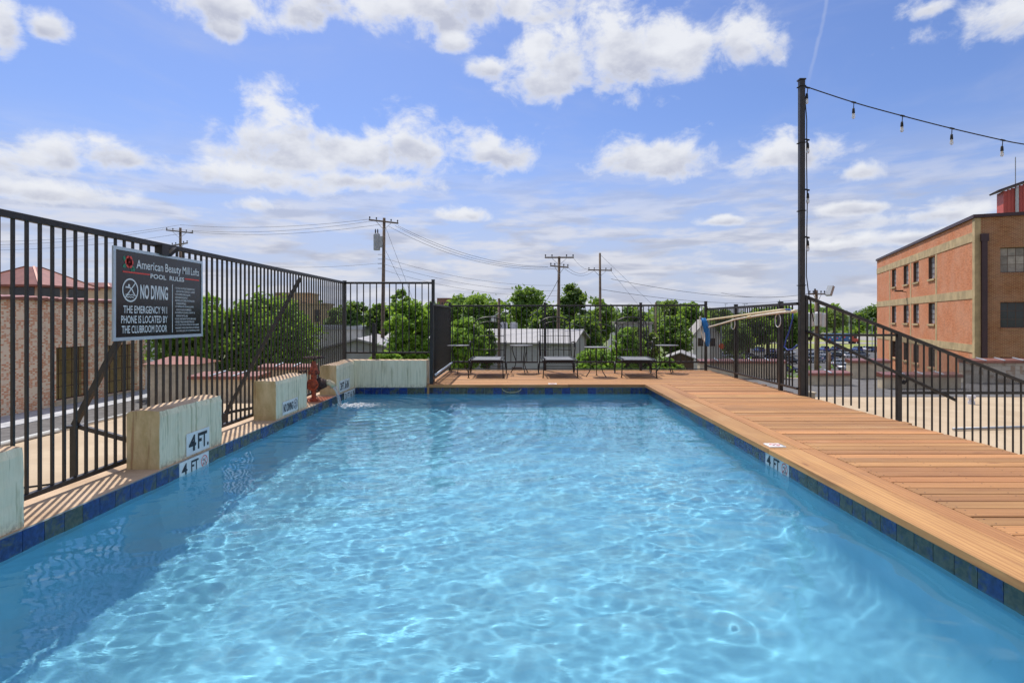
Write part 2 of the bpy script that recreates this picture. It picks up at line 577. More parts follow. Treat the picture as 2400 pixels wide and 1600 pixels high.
def block_mats():
    # weathered pale paint with vertical run-off streaks
    m, t, b = mk('streaked_pale_paint_on_concrete')
    co = objco(t)
    s1 = t.noise(t.scale(co, (9, 9, 0.5)), 2.2, 5, 0.6)
    s2 = t.noise(t.scale(co, (30, 30, 0.9)), 1.3, 4, 0.6)
    sp = t.noise(co, 26, 5, 0.65)
    c = t.mix(t.ss(s1, 0.3, 0.7), (0.70, 0.64, 0.44), (0.92, 0.85, 0.64))
    c = t.mix(t.m('MULTIPLY', t.ss(s1, 0.52, 0.64), 0.75), c, (0.42, 0.39, 0.22))
    c = t.mix(t.m('MULTIPLY', t.ss(s2, 0.55, 0.72), 0.55), c, (0.30, 0.27, 0.15))
    z = t.new('ShaderNodeSeparateXYZ', {0: co}).outputs[2]
    low = t.m('MULTIPLY', t.ss(t.m('ADD', z, t.m('MULTIPLY', sp, 0.25)), 0.24, 0.10), t.ss(sp, 0.46, 0.62))
    c = t.mix(t.m('MULTIPLY', low, 0.85), c, (0.17, 0.14, 0.09))
    t.put(b.inputs['Base Color'], c)
    b.inputs['Roughness'].default_value = 0.8
    bn = t.new('ShaderNodeBump', {'Height': sp, 'Strength': 0.3, 'Distance': 0.006})
    t.put(b.inputs['Normal'], bn.outputs[0])
    # bare ends
    m2, t, b = mk('bare_stained_concrete')
    co = objco(t)
    f = t.noise(t.scale(co, (3, 3, 1.2)), 2.0, 6, 0.65)
    pit = t.new('ShaderNodeTexVoronoi', {'Vector': co, 'Scale': 34.0}).outputs['Distance']
    sp = t.noise(co, 60, 4, 0.6)
    c = t.mix(t.ss(f, 0.3, 0.72), (0.50, 0.36, 0.16), (0.74, 0.58, 0.32))
    c = t.mix(t.m('MULTIPLY', t.ss(t.noise(t.scale(co, (14, 14, 1)), 1.5, 3, 0.5), 0.6, 0.72), 0.6), c, (0.30, 0.12, 0.045))
    pale = t.m('MULTIPLY', t.ss(pit, 0.16, 0.05), t.ss(t.noise(co, 8, 2), 0.5, 0.62))
    c = t.mix(t.m('MULTIPLY', pale, 0.7), c, (0.62, 0.57, 0.42))
    t.put(b.inputs['Base Color'], c)
    b.inputs['Roughness'].default_value = 0.88
    bn = t.new('ShaderNodeBump', {'Height': t.m('ADD', sp, pit), 'Strength': 0.4, 'Distance': 0.008})
    t.put(b.inputs['Normal'], bn.outputs[0])
    return m, m2


MAT['block'], MAT['block_end'] = block_mats()
MAT['sling'] = simple('woven_grey_sling', (0.15, 0.155, 0.17), 0.55, 0, 0.2, 40, 0.4, 300)


def wood_mat():
    m, t, b = mk('stained_pine_decking')
    co = objco(t)
    rnd = t.new('ShaderNodeObjectInfo').outputs['Random']
    off = t.new('ShaderNodeCombineXYZ', {0: t.m('MULTIPLY', rnd, 37.0), 1: t.m('MULTIPLY', rnd, 91.0), 2: t.m('MULTIPLY', rnd, 13.0)}).outputs[0]
    v = t.new('ShaderNodeVectorMath', {0: co, 1: off}, operation='ADD').outputs[0]
    warp = t.noise(t.scale(v, (1.1, 4, 4)), 1.0, 3, 0.5)
    gr = t.new('ShaderNodeTexWave', {'Vector': t.scale(v, (0.55, 9.0, 9.0)), 'Scale': 1.1, 'Distortion': 9.0, 'Detail': 3.0, 'Detail Scale': 0.9},
               bands_direction='Y').outputs['Fac']
    fine = t.noise(t.scale(v, (3.0, 150, 150)), 1.0, 4, 0.6)
    big = t.noise(t.scale(v, (0.6, 6, 6)), 1.2, 4, 0.6)
    c = t.mix(t.ss(big, 0.25, 0.75), (0.37, 0.17, 0.064), (0.53, 0.27, 0.108))
    c = t.mix(t.m('MULTIPLY', t.ss(gr, 0.5, 0.95), 0.5), c, (0.29, 0.11, 0.04))
    c = t.mix(t.m('MULTIPLY', t.ss(fine, 0.5, 0.75), 0.35), c, (0.60, 0.33, 0.145))
    kn = t.new('ShaderNodeTexVoronoi', {'Vector': t.scale(v, (1.4, 6.5, 6.5)), 'Scale': 1.0}).outputs['Distance']
    c = t.mix(t.m('MULTIPLY', t.ss(kn, 0.13, 0.05), 0.8), c, (0.16, 0.055, 0.02))
    cr = t.noise(t.scale(v, (0.8, 34, 34)), 1.0, 3, 0.6)
    c = t.mix(t.m('MULTIPLY', t.ss(cr, 0.68, 0.74), 0.6), c, (0.17, 0.07, 0.03))
    wht = t.noise(t.scale(v, (0.5, 0.5, 0.5), (9, 4, 2)), 2.2, 5, 0.65)
    c = t.mix(t.m('MULTIPLY', t.ss(wht, 0.55, 0.8), 0.25), c, (0.62, 0.42, 0.27))
    k = t.m('MULTIPLY_ADD', rnd, 0.42, 0.66)
    k2 = t.m('MULTIPLY_ADD', t.m('FRACT', t.m('MULTIPLY', rnd, 7.31)), 0.16, 0.92)
    c = t.mix(1.0, c, t.new('ShaderNodeCombineXYZ', {0: k, 1: t.m('MULTIPLY', k, k2), 2: t.m('MULTIPLY', t.m('MULTIPLY', k, k2), 0.92)}).outputs[0], 'MULTIPLY')
    geo = t.new('ShaderNodeNewGeometry').outputs['Position']
    damp = t.noise(t.scale(geo, (0.9, 1.3, 1)), 1.3, 5, 0.62)
    c = t.mix(t.m('MULTIPLY', t.ss(damp, 0.52, 0.72), 0.30), c, (0.20, 0.10, 0.05))
    t.put(b.inputs['Base Color'], c)
    b.inputs['Roughness'].default_value = 0.72
    h = t.m('ADD', t.m('MULTIPLY', gr, 0.4), fine)
    bn = t.new('ShaderNodeBump', {'Height': h, 'Strength': 0.35, 'Distance': 0.004})
    t.put(b.inputs['Normal'], bn.outputs[0])
    return m


MAT['wood'] = wood_mat()


def tile_mat():
    m, t, b = mk('mottled_blue_glazed_tile')
    co = objco(t)
    rnd = t.new('ShaderNodeObjectInfo').outputs['Random']
    off = t.new('ShaderNodeCombineXYZ', {0: t.m('MULTIPLY', rnd, 51.0), 1: t.m('MULTIPLY', rnd, 23.0), 2: t.m('MULTIPLY', rnd, 71.0)}).outputs[0]
    v = t.new('ShaderNodeVectorMath', {0: co, 1: off}, operation='ADD').outputs[0]
    f = t.noise(v, 9, 5, 0.68, 0.6)
    g = t.noise(v, 28, 4, 0.6)
    k = t.ss(t.m('ADD', f, t.m('MULTIPLY', t.m('SUBTRACT', rnd, 0.5), 0.34)), 0.39, 0.60)
    blue = t.mix(t.ss(g, 0.3, 0.7), (0.004, 0.013, 0.095), (0.012, 0.045, 0.22))
    olive = t.mix(t.ss(g, 0.3, 0.7), (0.035, 0.045, 0.036), (0.10, 0.10, 0.06))
    t.put(b.inputs['Base Color'], t.mix(k, blue, olive))
    b.inputs['Roughness'].default_value = 0.16
    bn = t.new('ShaderNodeBump', {'Height': f, 'Strength': 0.12, 'Distance': 0.004})
    t.put(b.inputs['Normal'], bn.outputs[0])
    return m


MAT['tile'] = tile_mat()
MAT['plaster'] = simple('pale_blue_pool_plaster', (0.215, 0.575, 0.76), 0.7, 0, 0.09, 1.6)
MAT['wall_plaster'] = simple('pale_aqua_wall_plaster', (0.36, 0.66, 0.80), 0.7, 0, 0.08, 1.5)
MAT['grout'] = simple('grey_green_grout', (0.26, 0.30, 0.28), 0.9, 0, 0.15, 20)


def water_mat():
    m = bpy.data.materials.new('pool_water')
    m.use_nodes = True
    t = NT(m.node_tree)
    m.node_tree.nodes.clear()
    # fine wind ripples finer than the mesh; the quiet corner by the deck stays smooth
    co = objco(t)
    sx = t.new('ShaderNodeSeparateXYZ', {0: co})
    calm_ = t.m('MULTIPLY', t.ss(sx.outputs[0], -0.4, 1.7), t.ss(sx.outputs[1], 5.6, 2.4))
    calm_ = t.m('MAXIMUM', calm_, t.ss(sx.outputs[0], 1.6, 2.3))
    n1 = t.noise(t.scale(co, (0.75, 1.35, 1.0), (0, 0, 0), (0, 0, 0.25)), 11.0, 3, 0.55, 0.4)
    n2 = t.noise(t.scale(co, (0.7, 1.5, 1.0), (0, 0, 0), (0, 0, -0.35)), 30.0, 2, 0.5, 0.3)
    patch_ = t.ss(t.noise(t.scale(co, (0.5, 0.8, 1)), 1.1, 3, 0.55), 0.25, 0.75)
    h = t.m('ADD', n1, t.m('MULTIPLY', n2, 0.28))
    k = t.m('MULTIPLY', t.m('MULTIPLY_ADD', calm_, -0.85, 1.0), t.m('MULTIPLY_ADD', patch_, 0.7, 0.55))
    bn = t.new('ShaderNodeBump', {'Height': t.m('MULTIPLY', h, k), 'Strength': 1.0, 'Distance': 0.0013})
    gl = t.new('ShaderNodeBsdfGlass', {'Color': (0.94, 0.99, 1.0), 'Roughness': 0.0, 'IOR': 1.333, 'Normal': bn.outputs[0]})
    # a share of the light goes through undisturbed, as in slightly hazy pool water
    trn = t.new('ShaderNodeBsdfTransparent', {'Color': (0.96, 1.0, 1.0)})
    mxs = t.new('ShaderNodeMixShader', {0: 0.22, 1: gl.outputs[0], 2: trn.outputs[0]})
    t.new('ShaderNodeOutputMaterial', {'Surface': mxs.outputs[0]})
    return m


MAT['water'] = water_mat()


def foam_mat():
    m, t, b = mk('white_water_foam')
    b.inputs['Base Color'].default_value = (0.9, 0.93, 0.95, 1)
    b.inputs['Roughness'].default_value = 0.25
    b.inputs['Transmission Weight'].default_value = 0.25
    b.inputs['IOR'].default_value = 1.33
    return m


MAT['foam'] = foam_mat()


def jet_mat():
    m, t, b = mk('falling_water')
    b.inputs['Base Color'].default_value = (0.92, 0.96, 1.0, 1)
    b.inputs['Roughness'].default_value = 0.05
    b.inputs['Transmission Weight'].default_value = 0.75
    b.inputs['IOR'].default_value = 1.33
    return m


MAT['jet'] = jet_mat()


def bulb_mat():
    m, t, b = mk('clear_bulb_glass')
    b.inputs['Base Color'].default_value = (0.85, 0.83, 0.78, 1)
    b.inputs['Roughness'].default_value = 0.05
    b.inputs['Transmission Weight'].default_value = 0.6
    return m


MAT['bulb'] = bulb_mat()


def brick_mat(name, axis, c1, c2, mortar, bw, bh, ms, patch=None, patch_amt=0.5, dirt=0.25, pscale=1.6):
    m, t, b = mk(name)
    co = objco(t)
    s = t.new('ShaderNodeSeparateXYZ', {0: co})
    v = t.new('ShaderNodeCombineXYZ', {0: s.outputs[axis], 1: s.outputs[2], 2: 0.0}).outputs[0]
    br = t.new('ShaderNodeTexBrick', {'Vector': v, 'Color1': c1, 'Color2': c2, 'Mortar': mortar, 'Scale': 1.0, 'Mortar Size': ms, 'Mortar Smooth': 0.1,
                                     'Bias': 0.0, 'Brick Width': bw, 'Row Height': bh})
    c = br.outputs['Color']
    big = t.noise(co, 0.5, 5, 0.6)
    mot = t.noise(t.scale(v, (1.0, 3.0, 1)), 2.6, 4, 0.7)
    c = t.mix(t.m('MULTIPLY', t.ss(mot, 0.48, 0.75), 0.38), c, tuple(x * 0.45 for x in c1))
    if patch:
        f = t.noise(t.scale(v, (0.6, 1.6, 1)), pscale, 6, 0.68)
        # each brick keeps or loses its paint as a whole
        cell = t.new('ShaderNodeTexWhiteNoise', {'Vector': t.new('ShaderNodeVectorMath', {0: v, 1: (bw * 0.5, bh, 1)}, operation='SNAP').outputs[0]},
                     noise_dimensions='3D').outputs['Value']
        k = t.ss(t.m('ADD', f, t.m('MULTIPLY', t.m('SUBTRACT', cell, 0.5), 0.32)), 0.60 - patch_amt * 0.3, 0.70 - patch_amt * 0.3)
        c = t.mix(t.m('MULTIPLY', k, 0.9), c, patch)
    dk = t.noise(t.scale(v, (1.2, 0.25, 1)), 1.1, 5, 0.65)
    c = t.mix(t.m('MULTIPLY', t.ss(dk, 0.55, 0.8), dirt), c, (0.10, 0.06, 0.04))
    c = t.mix(t.m('MULTIPLY', t.ss(big, 0.35, 0.65), 0.12), c, (0.75, 0.62, 0.5))
    t.put(b.inputs['Base Color'], c)
    b.inputs['Roughness'].default_value = 0.88
    bn = t.new('ShaderNodeBump', {'Height': t.m('SUBTRACT', 1.0, br.outputs['Fac']), 'Strength': 0.5, 'Distance': 0.01})
    t.put(b.inputs['Normal'], bn.outputs[0])
    return m


MAT['brick_old'] = brick_mat('old_brick_with_flaking_cream_paint', 0, (0.72, 0.25, 0.11), (0.80, 0.34, 0.16), (0.80, 0.62, 0.43), 0.24, 0.078, 0.012,
                             (0.92, 0.75, 0.55), 0.56, 0.16, 1.1)
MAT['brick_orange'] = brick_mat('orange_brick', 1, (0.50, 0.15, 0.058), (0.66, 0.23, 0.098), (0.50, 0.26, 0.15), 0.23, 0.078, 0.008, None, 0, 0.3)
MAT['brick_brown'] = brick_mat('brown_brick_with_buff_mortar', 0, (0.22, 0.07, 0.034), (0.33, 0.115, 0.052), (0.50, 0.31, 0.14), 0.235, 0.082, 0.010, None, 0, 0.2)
MAT['brick_cream'] = brick_mat('cream_painted_brick_parapet', 0, (0.52, 0.47, 0.38), (0.60, 0.54, 0.44), (0.38, 0.33, 0.26), 0.4, 0.19, 0.008, (0.32, 0.22, 0.14), 0.2, 0.3)


def leaf_mat(name, a, b_, c_):
    m = bpy.data.materials.new(name)
    m.use_nodes = True
    t = NT(m.node_tree)
    m.node_tree.nodes.clear()
    r = t.new('ShaderNodeNewGeometry').outputs['Random Per Island']
    cl = t.noise(objco(t), 0.9, 3, 0.5)
    c = t.mix(r, a, b_)
    c = t.mix(t.m('MULTIPLY', t.ss(cl, 0.4, 0.65), 0.7), c, c_)
    d = t.new('ShaderNodeBsdfPrincipled', {'Base Color': c, 'Roughness': 0.5, 'Specular IOR Level': 0.35})
    tr = t.new('ShaderNodeBsdfTranslucent', {'Color': t.mix(0.6, c, (0.42, 0.62, 0.06))})
    mx = t.new('ShaderNodeMixShader', {0: 0.42, 1: d.outputs[0], 2: tr.outputs[0]})
    t.new('ShaderNodeOutputMaterial', {'Surface': mx.outputs[0]})
    return m


LEAF = {
    'bright': leaf_mat('bright_green_leaves', (0.10, 0.22, 0.026), (0.20, 0.36, 0.05), (0.25, 0.40, 0.065)),
    'mid': leaf_mat('mid_green_leaves', (0.075, 0.155, 0.03), (0.145, 0.25, 0.055), (0.175, 0.28, 0.07)),
    'dark': leaf_mat('dark_green_leaves', (0.045, 0.095, 0.03), (0.085, 0.155, 0.045), (0.10, 0.175, 0.055)),
    'olive': leaf_mat('grey_green_leaves', (0.085, 0.12, 0.05), (0.15, 0.19, 0.075), (0.17, 0.22, 0.085)),
}

# =================================================================== GROUND AND LARGE STRUCTURE
GZ = -9.0
XL, XR, YF, YN = -2.936, 2.345, 10.284, 1.5      # pool basin faces
WZ = -0.115                                       # water level
mb = MB()
n = 24
for i in range(n):
    pass
gs = 4500
mb.add([(-gs, -gs, GZ), (gs, -gs, GZ), (gs, gs, GZ), (-gs, gs, GZ)], [(0, 1, 2, 3)])
tag(mb.build('ground', MAT['ground']), 'patchy grass and dirt ground below the rooftop', 'ground', kind='structure')


def sheet(name, poly, z, mat_, label):
    b = MB()
    b.add([(x, y, z) for x, y in poly], [tuple(range(len(poly)))])
    return tag(b.build(name, mat_), label, 'road' if 'road' in name or 'street' in name else name.split('_')[0], kind='structure')


sheet('lawn', [(60, 196), (170, 190), (190, 215), (150, 300), (70, 320)], GZ + 0.02, MAT['lawn'], 'sunlit lawn beyond the parking lot')
sheet('parking_lot', [(30, 96), (135, 86), (150, 188), (56, 196)], GZ + 0.03, MAT['asphalt'], 'asphalt parking lot full of cars')
sheet('street', [(24, 60), (33, 60), (66, 225), (56, 225)], GZ + 0.045, MAT['road'], 'pale street running past the white house')
sheet('cross_road', [(100, 232), (260, 205), (270, 226), (108, 250)], GZ + 0.06, MAT['road'], 'pale road crossing behind the parking lot')
sheet('rising_road', [(160, 262), (182, 258), (232, 470), (205, 480)], GZ + 0.075, MAT['road'], 'pale road leading away to far houses')
# flat roofs either side of the pool block (lower than the deck)
RZ = -1.6
mb = MB()
mb.box(4.36, 34, -6, 27.3, RZ - 0.5, RZ)
tag(mb.build('right_roof_terrace', MAT['roof']), 'flat tan roof beside the deck', 'roof', kind='structure')
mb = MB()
mb.box(4.6, 33.5, 20.6, 27.0, RZ - 0.05, RZ + 0.012)  # grey sheet paints in the shade band near the parapets
tag(mb.build('shade_roof_strip', MAT['gravel']), 'grey painted shade strip at the back of the right roof', 'roof', kind='structure')
mb = MB()
mb.box(-11.6, -3.46, -6, 21.5, RZ - 0.5, RZ)
tag(mb.build('left_roof_terrace', MAT['roof']), 'flat tan roof behind the left fence', 'roof', kind='structure')
mb = MB()
mb.box(-19.7, -11.66, -2, 40, -3.6, -2.95)
mb2 = MB()
mb2.box(-22.0, -19.72, -2, 36, -3.6, -2.93)
tag(mb.build('lower_gravel_roof', MAT['gravel']), 'dark gravel roof strip below the brick wall', 'roof', kind='structure')
tag(mb2.build('render_apron', MAT['apron']), 'pale blue grey apron along the foot of the brick wall', 'apron', kind='structure')
# mass of the mill building below the roofs
mb = MB()
mb.box(4.5, 33.9, -6, 27.2, GZ, RZ - 0.5)
mb.box(-11.5, -3.5, -6, 21.4, GZ, RZ - 0.5)
mb.box(-21.9, -11.7, -2, 35.9, GZ, -3.6)
mb.box(-3.45, 4.4, -3, 13.0, GZ, -1.6)
tag(mb.build('lower_mill_wall', MAT['cream']), 'cream mill walls below the roof terraces', 'wall', kind='structure')

# pool basin
basin = MB()
top = -0.002
RC = 0.34                                        # rounded cove where walls meet the floor


def fz(y):
    return float(np.interp(y, [YN, 5.2, 7.6, YF], [-1.36, -1.22, -1.12, -1.06]))


def inset(d):                                    # (depth drop fraction) cove profile: distance d from wall -> rise
    return RC - math.sqrt(max(0.0, RC * RC - (RC - d) ** 2)) if d < RC else 0.0


us = [0.0, 0.004, 0.02, 0.05, 0.10, 0.17, 0.25, 0.34]
bx = [XL + u for u in us] + list(np.linspace(XL + 0.6, XR - 0.6, 8)) + [XR - u for u in us[::-1]]
by = [YN + u for u in us] + list(np.linspace(YN + 0.6, YF - 0.6, 14)) + [YF - u for u in us[::-1]]
vs = []
for y in by:
    for x in bx:
        d = min(x - XL, XR - x)
        e = min(y - YN, YF - y)
        vs.append((x, y, fz(y) + max(inset(d), inset(e))))
nb_ = len(bx)
fs = [(j * nb_ + i, j * nb_ + i + 1, (j + 1) * nb_ + i + 1, (j + 1) * nb_ + i) for j in range(len(by) - 1) for i in range(nb_ - 1)]
o0 = len(vs)
basin.add(vs, fs)
ring_ = [j for j in range(nb_)] + [j * nb_ + nb_ - 1 for j in range(1, len(by))] + [(len(by) - 1) * nb_ + i for i in range(nb_ - 2, -1, -1)] + [j * nb_ for j in range(len(by) - 2, 0, -1)]
nr = len(ring_)
tv = [(vs[k][0], vs[k][1], top) for k in ring_]
basin.v += tv
for q in range(nr):
    q2 = (q + 1) % nr
    basin.f.append((ring_[q2], ring_[q], o0 + q, o0 + q2))
    basin.mi.append(0)
pool = basin.build('pool_basin', MAT['plaster'], fix=False)
pool.data.polygons.foreach_set('use_smooth', [k < len(fs) for k in range(len(pool.data.polygons))])
tag(pool, 'pale blue plastered swimming pool basin with blue waterline tiles', 'pool', kind='structure')
pool.cycles.is_caustics_receiver = True

# waterline tiles, each one a piece
TP = 0.155
tb = MB()
tb.box(-0.0755, 0.0755, -0.005, 0.005, -0.15, -0.006)
tile_me = tb.mesh('tile', MAT['tile'])
gb = MB()
gb.box(-0.5, 0.5, -0.002, 0.002, -0.15, -0.004)
skip_left = {}
marker_spots = []


def tile_row(n, fn, rot, skip):
    for i in range(n):
        if i in skip:
            continue
        place('tile', tile_me, fn(i), pool, rot)


nL = int((YF - YN) / TP)
# markers replace a few tiles: 4 FT on the left at Y about 5.4, 3 FT 6 IN near Y 9.9, 4 FT on the right at Y about 5.3
ml = [int((4.95 - YN) / TP) + k for k in range(3)]
m3 = [int((9.56 - YN) / TP) + k for k in range(4)]
mr = [int((4.93 - YN) / TP) + k for k in range(3)]
tile_row(nL + 1, lambda i: (XL + 0.006, YN + (i + 0.5) * TP - 0.003, 0), PI / 2, ml + m3)
tile_row(nL + 1, lambda i: (XR - 0.006, YN + (i + 0.5) * TP - 0.003, 0), PI / 2, mr)
nF = int((XR - XL) / TP)
tile_row(nF + 1, lambda i: (XL + (i + 0.5) * TP, YF - 0.006, 0), 0, [])
g2 = MB()
g2.box(XL, XL + 0.006, YN, YF, -0.156, -0.004)
g2.box(XR - 0.006, XR, YN, YF, -0.156, -0.004)
g2.box(XL, XR, YF - 0.006, YF, -0.156, -0.004)
g2.build('grout', MAT['grout'], pool)
wt = MB()
wt.box(XR - 0.022, XR + 0.01, YN, YF, -0.005, 0.004)
wt.build('white_trim_strip', MAT['warm_white'], pool)
# skimmer mouth in the far wall
sk = MB()
cx_, zt = -0.12, -0.012
arc = [(cx_ + 0.17 * math.cos(t), -0.085 - 0.0 + 0.07 * math.sin(t)) for t in np.linspace(PI, 2 * PI, 13)]
sk.tube([(x, YF - 0.018, z + 0.065) for x, z in arc], 0.007, 6)
sk.build('skimmer_rim', MAT['brass'], pool, smooth=True)

# water surface: a real wave field
nx, ny = 430, 716
gx = np.linspace(XL + 0.003, XR - 0.003, nx)
gy = np.linspace(YN + 0.003, YF - 0.003, ny)
GX, GY = np.meshgrid(gx, gy)
H = np.zeros_like(GX)


def lerp(a, lo, hi):
    t = np.clip((a - lo) / (hi - lo), 0, 1)
    return t * t * (3 - 2 * t)


calm = lerp(GX, 0.0, 2.0) * lerp(GY, 5.5, 2.6)             # quiet corner near the deck
env_f = 1.0 - 0.88 * calm                                    # fine ripples
pt = 0.5 + 0.5 * np.sin(GX * 1.9 + 1.7 * np.sin(GY * 0.9 + 0.4)) * np.sin(GY * 1.35 + 1.3 * np.sin(GX * 1.2 + 2.0))
env_f = env_f * (0.45 + 1.0 * pt) * (1.0 + 0.5 * lerp(GX, -1.2, -2.9))
env_m = (1.0 - 0.25 * calm) * (0.65 + 0.6 * (1 - pt))
ph = rng.uniform(0, 2 * PI, 400)
k_ = 0
for (lo, hi, cnt, slope, env) in ((0.9, 1.6, 8, 0.014, 1.0), (0.42, 0.85, 16, 0.018, env_m), (0.2, 0.4, 26, 0.021, env_m * 0.7 + env_f * 0.3), (0.075, 0.15, 50, 0.017, env_f)):
    for _ in range(cnt):
        lam = rng.uniform(lo, hi)
        # ripples run mostly out from the fill jet, with plenty of scatter
        th = rng.normal(-1.15, 0.85)
        kx, ky = 2 * PI / lam * math.cos(th), 2 * PI / lam * math.sin(th)
        warp = 0.5 * np.sin(GX * 1.7 + ph[k_] * 3) + 0.5 * np.sin(GY * 1.3 + ph[k_] * 5)
        amp = slope * lam / (2 * PI) / math.sqrt(cnt / 2)
        H += env * amp * np.sin(kx * GX + ky * GY + ph[k_] + 1.3 * warp)
        k_ += 1
# rings from the falling jet and a few drops
for (x, y, a, lam, dec) in ((-2.5, 8.8, 0.0042, 0.23, 2.0), (0.62, 2.95, 0.0005, 0.12, 0.25), (1.35, 2.75, 0.0008, 0.1, 0.16), (0.1, 2.6, 0.001, 0.13, 0.2), (1.1, 3.9, 0.0008, 0.12, 0.2)):
    r = np.hypot(GX - x, GY - y)
    H += a * np.sin(2 * PI * r / lam) * np.exp(-r / dec)
nv = nx * ny
co = np.empty((nv, 3), np.float32)
co[:, 0] = GX.ravel()
co[:, 1] = GY.ravel()
co[:, 2] = H.ravel() + WZ
idx = np.arange(nv).reshape(ny, nx)
quads = np.stack([idx[:-1, :-1], idx[:-1, 1:], idx[1:, 1:], idx[1:, :-1]], -1).reshape(-1, 4)
wm = bpy.data.meshes.new('pool_water')
wm.vertices.add(nv)
wm.vertices.foreach_set('co', co.ravel())
wm.loops.add(quads.size)
wm.loops.foreach_set('vertex_index', quads.ravel().astype(np.int32))
wm.polygons.add(len(quads))
wm.polygons.foreach_set('loop_start', np.arange(0, quads.size, 4, dtype=np.int32))
wm.polygons.foreach_set('use_smooth', np.ones(len(quads), bool))
wm.materials.append(MAT['water'])
wm.update()
wm.validate()
water = bpy.data.objects.new('pool_water', wm)
COL.objects.link(water)
tag(water, 'rippling clear blue water filling the swimming pool', 'water', kind='structure')
water.cycles.is_caustics_caster = True

# concrete ledge round the left and behind, and the bearing slab under the far deck
mb = MB()
mb.box(-3.46, XL - 0.002, 0.0, 10.72, -1.62, 0.0)
tag(mb.build('pool_ledge', MAT['ledge']), 'narrow tan concrete ledge along the left pool edge', 'ledge', kind='structure')
mb = MB()
mb.box(-3.46, 4.3, YF + 0.004, 10.72, -1.61, -0.03)
mb.box(-1.6, 4.3, 10.73, 12.98, -1.6, -0.06)
mb.box(XR + 0.012, 4.3, -2.5, YF, -1.6, -0.06)
mb.box(-3.44, 4.3, -2.5, YN - 0.004, -1.6, -0.012)
tag(mb.build('pool_surround', MAT['grout']), 'concrete base under the pool deck', 'slab', kind='structure')

# =================================================================== WOODEN DECK
DZ = 0.055
deck = thing('wooden_deck', 'orange brown stained pine deck wrapping the right and far pool sides', 'deck', (3.5, 6, 0))


def board(name, x0, x1, y0, y1, z0=DZ - 0.038, z1=DZ, jitter=0.0015):
    along_y = (y1 - y0) > (x1 - x0)
    L, Wd = ((y1 - y0), (x1 - x0)) if along_y else ((x1 - x0), (y1 - y0))
    b = MB()
    dz = random.uniform(-jitter, jitter)
    b.box(-L / 2, L / 2, -Wd / 2, Wd / 2, z0 - (z0 + z1) / 2, z1 - (z0 + z1) / 2)
    o = bpy.data.objects.new(name, b.mesh(name, MAT['wood']))
    COL.objects.link(o)
    md = o.modifiers.new('bevel', 'BEVEL')
    md.width = 0.004
    md.segments = 1
    o.location = ((x0 + x1) / 2, (y0 + y1) / 2, (z0 + z1) / 2 + dz)
    o.rotation_euler = (random.uniform(-0.004, 0.004), 0, (PI / 2 if along_y else 0) + random.uniform(-0.0012, 0.0012))
    attach(o, deck)
    return o


BP = 0.1445
y = -1.2
while y < 10.3:
    xe = 4.41 + random.uniform(-0.012, 0.02)
    if random.random() < 0.12:
        xe += 0.05
    gap = random.uniform(0.007, 0.014)
    board('board', 2.722, xe, y, y + BP - gap, jitter=0.003)
    y += BP
while y < 13.02:
    cuts = [-1.6] + sorted(random.sample([-0.2, 0.4, 1.2, 1.9, 2.6, 3.2], 1)) + [4.41 + random.uniform(-0.012, 0.02)]
    gap = random.uniform(0.007, 0.014)
    if y < 10.62:
        pass
    for a, b_ in zip(cuts[:-1], cuts[1:]):
        board('board', a + 0.002, b_ - 0.002, y, y + BP - gap, jitter=0.003)
    y += BP
YB = y
# edge boards along the water
for (y0, y1) in ((-1.2, 1.9), (1.906, 5.20), (5.206, 8.45), (8.456, 10.272)):
    board('edge_board', 2.287, 2.566, y0, y1, -0.002 + 0.007, DZ, 0.001)
    board('edge_board', 2.574, 2.716, y0, y1, DZ - 0.038, DZ, 0.001)
first_far = -1.2 + BP * math.ceil((10.3 + 1.2) / BP)
board('edge_board', -1.62, 0.9, 10.24, first_far - 0.006, 0.0, DZ, 0.001)
board('edge_board', 0.906, 2.716, 10.278, first_far - 0.006, 0.0, DZ, 0.001)
for (y0, y1) in ((10.25, 13.0),):
    board('fascia_board', -1.645, -1.606, y0, y1, -0.12, DZ - 0.004, 0)
for (y0, y1) in ((-1.2, 3.4), (3.405, 8.0), (8.005, 13.0)):
    board('fascia_board', 4.335, 4.372, y0, y1, -0.2, DZ - 0.042, 0)
board('fascia_board', -1.6, 4.4, YB + 0.002, YB + 0.04, -0.2, DZ - 0.004, 0)
scr = MB()
for o_ in [c for c in deck.children if c.name.startswith('board')]:
    x_, y_ = o_.location.x, o_.location.y
    hl = max(v.co.x for v in o_.data.vertices)
    for fx_ in ([-hl + 0.05, -hl + 0.62, hl - 0.62, hl - 0.05] if hl < 1.2 else [-hl + 0.05, -hl * 0.5, 0.0, hl * 0.5, hl - 0.05]):
        for sy_ in (-0.038, 0.038):
            px_, py_ = x_ + fx_ + random.uniform(-0.006, 0.006), y_ + sy_ + random.uniform(-0.004, 0.004)
            scr.add([(px_ + 0.0055 * math.cos(k * PI / 3), py_ + 0.0055 * math.sin(k * PI / 3), o_.location.z + 0.0195) for k in range(6)], [(0, 1, 2, 3, 4, 5)])
sc_o = scr.build('deck_screws', MAT['rubber'], deck, fix=False)
sc_o['kind'] = 'stuff'
js = MB()
js.box(2.40, 4.33, -1.2, 10.29, -0.055, DZ - 0.041)
js.box(-1.6, 4.33, 10.30, YB, -0.055, DZ - 0.041)
js.build('light_stop_underlay', MAT['ink'], deck)  # black underlay added to stop light leaking through the board gaps


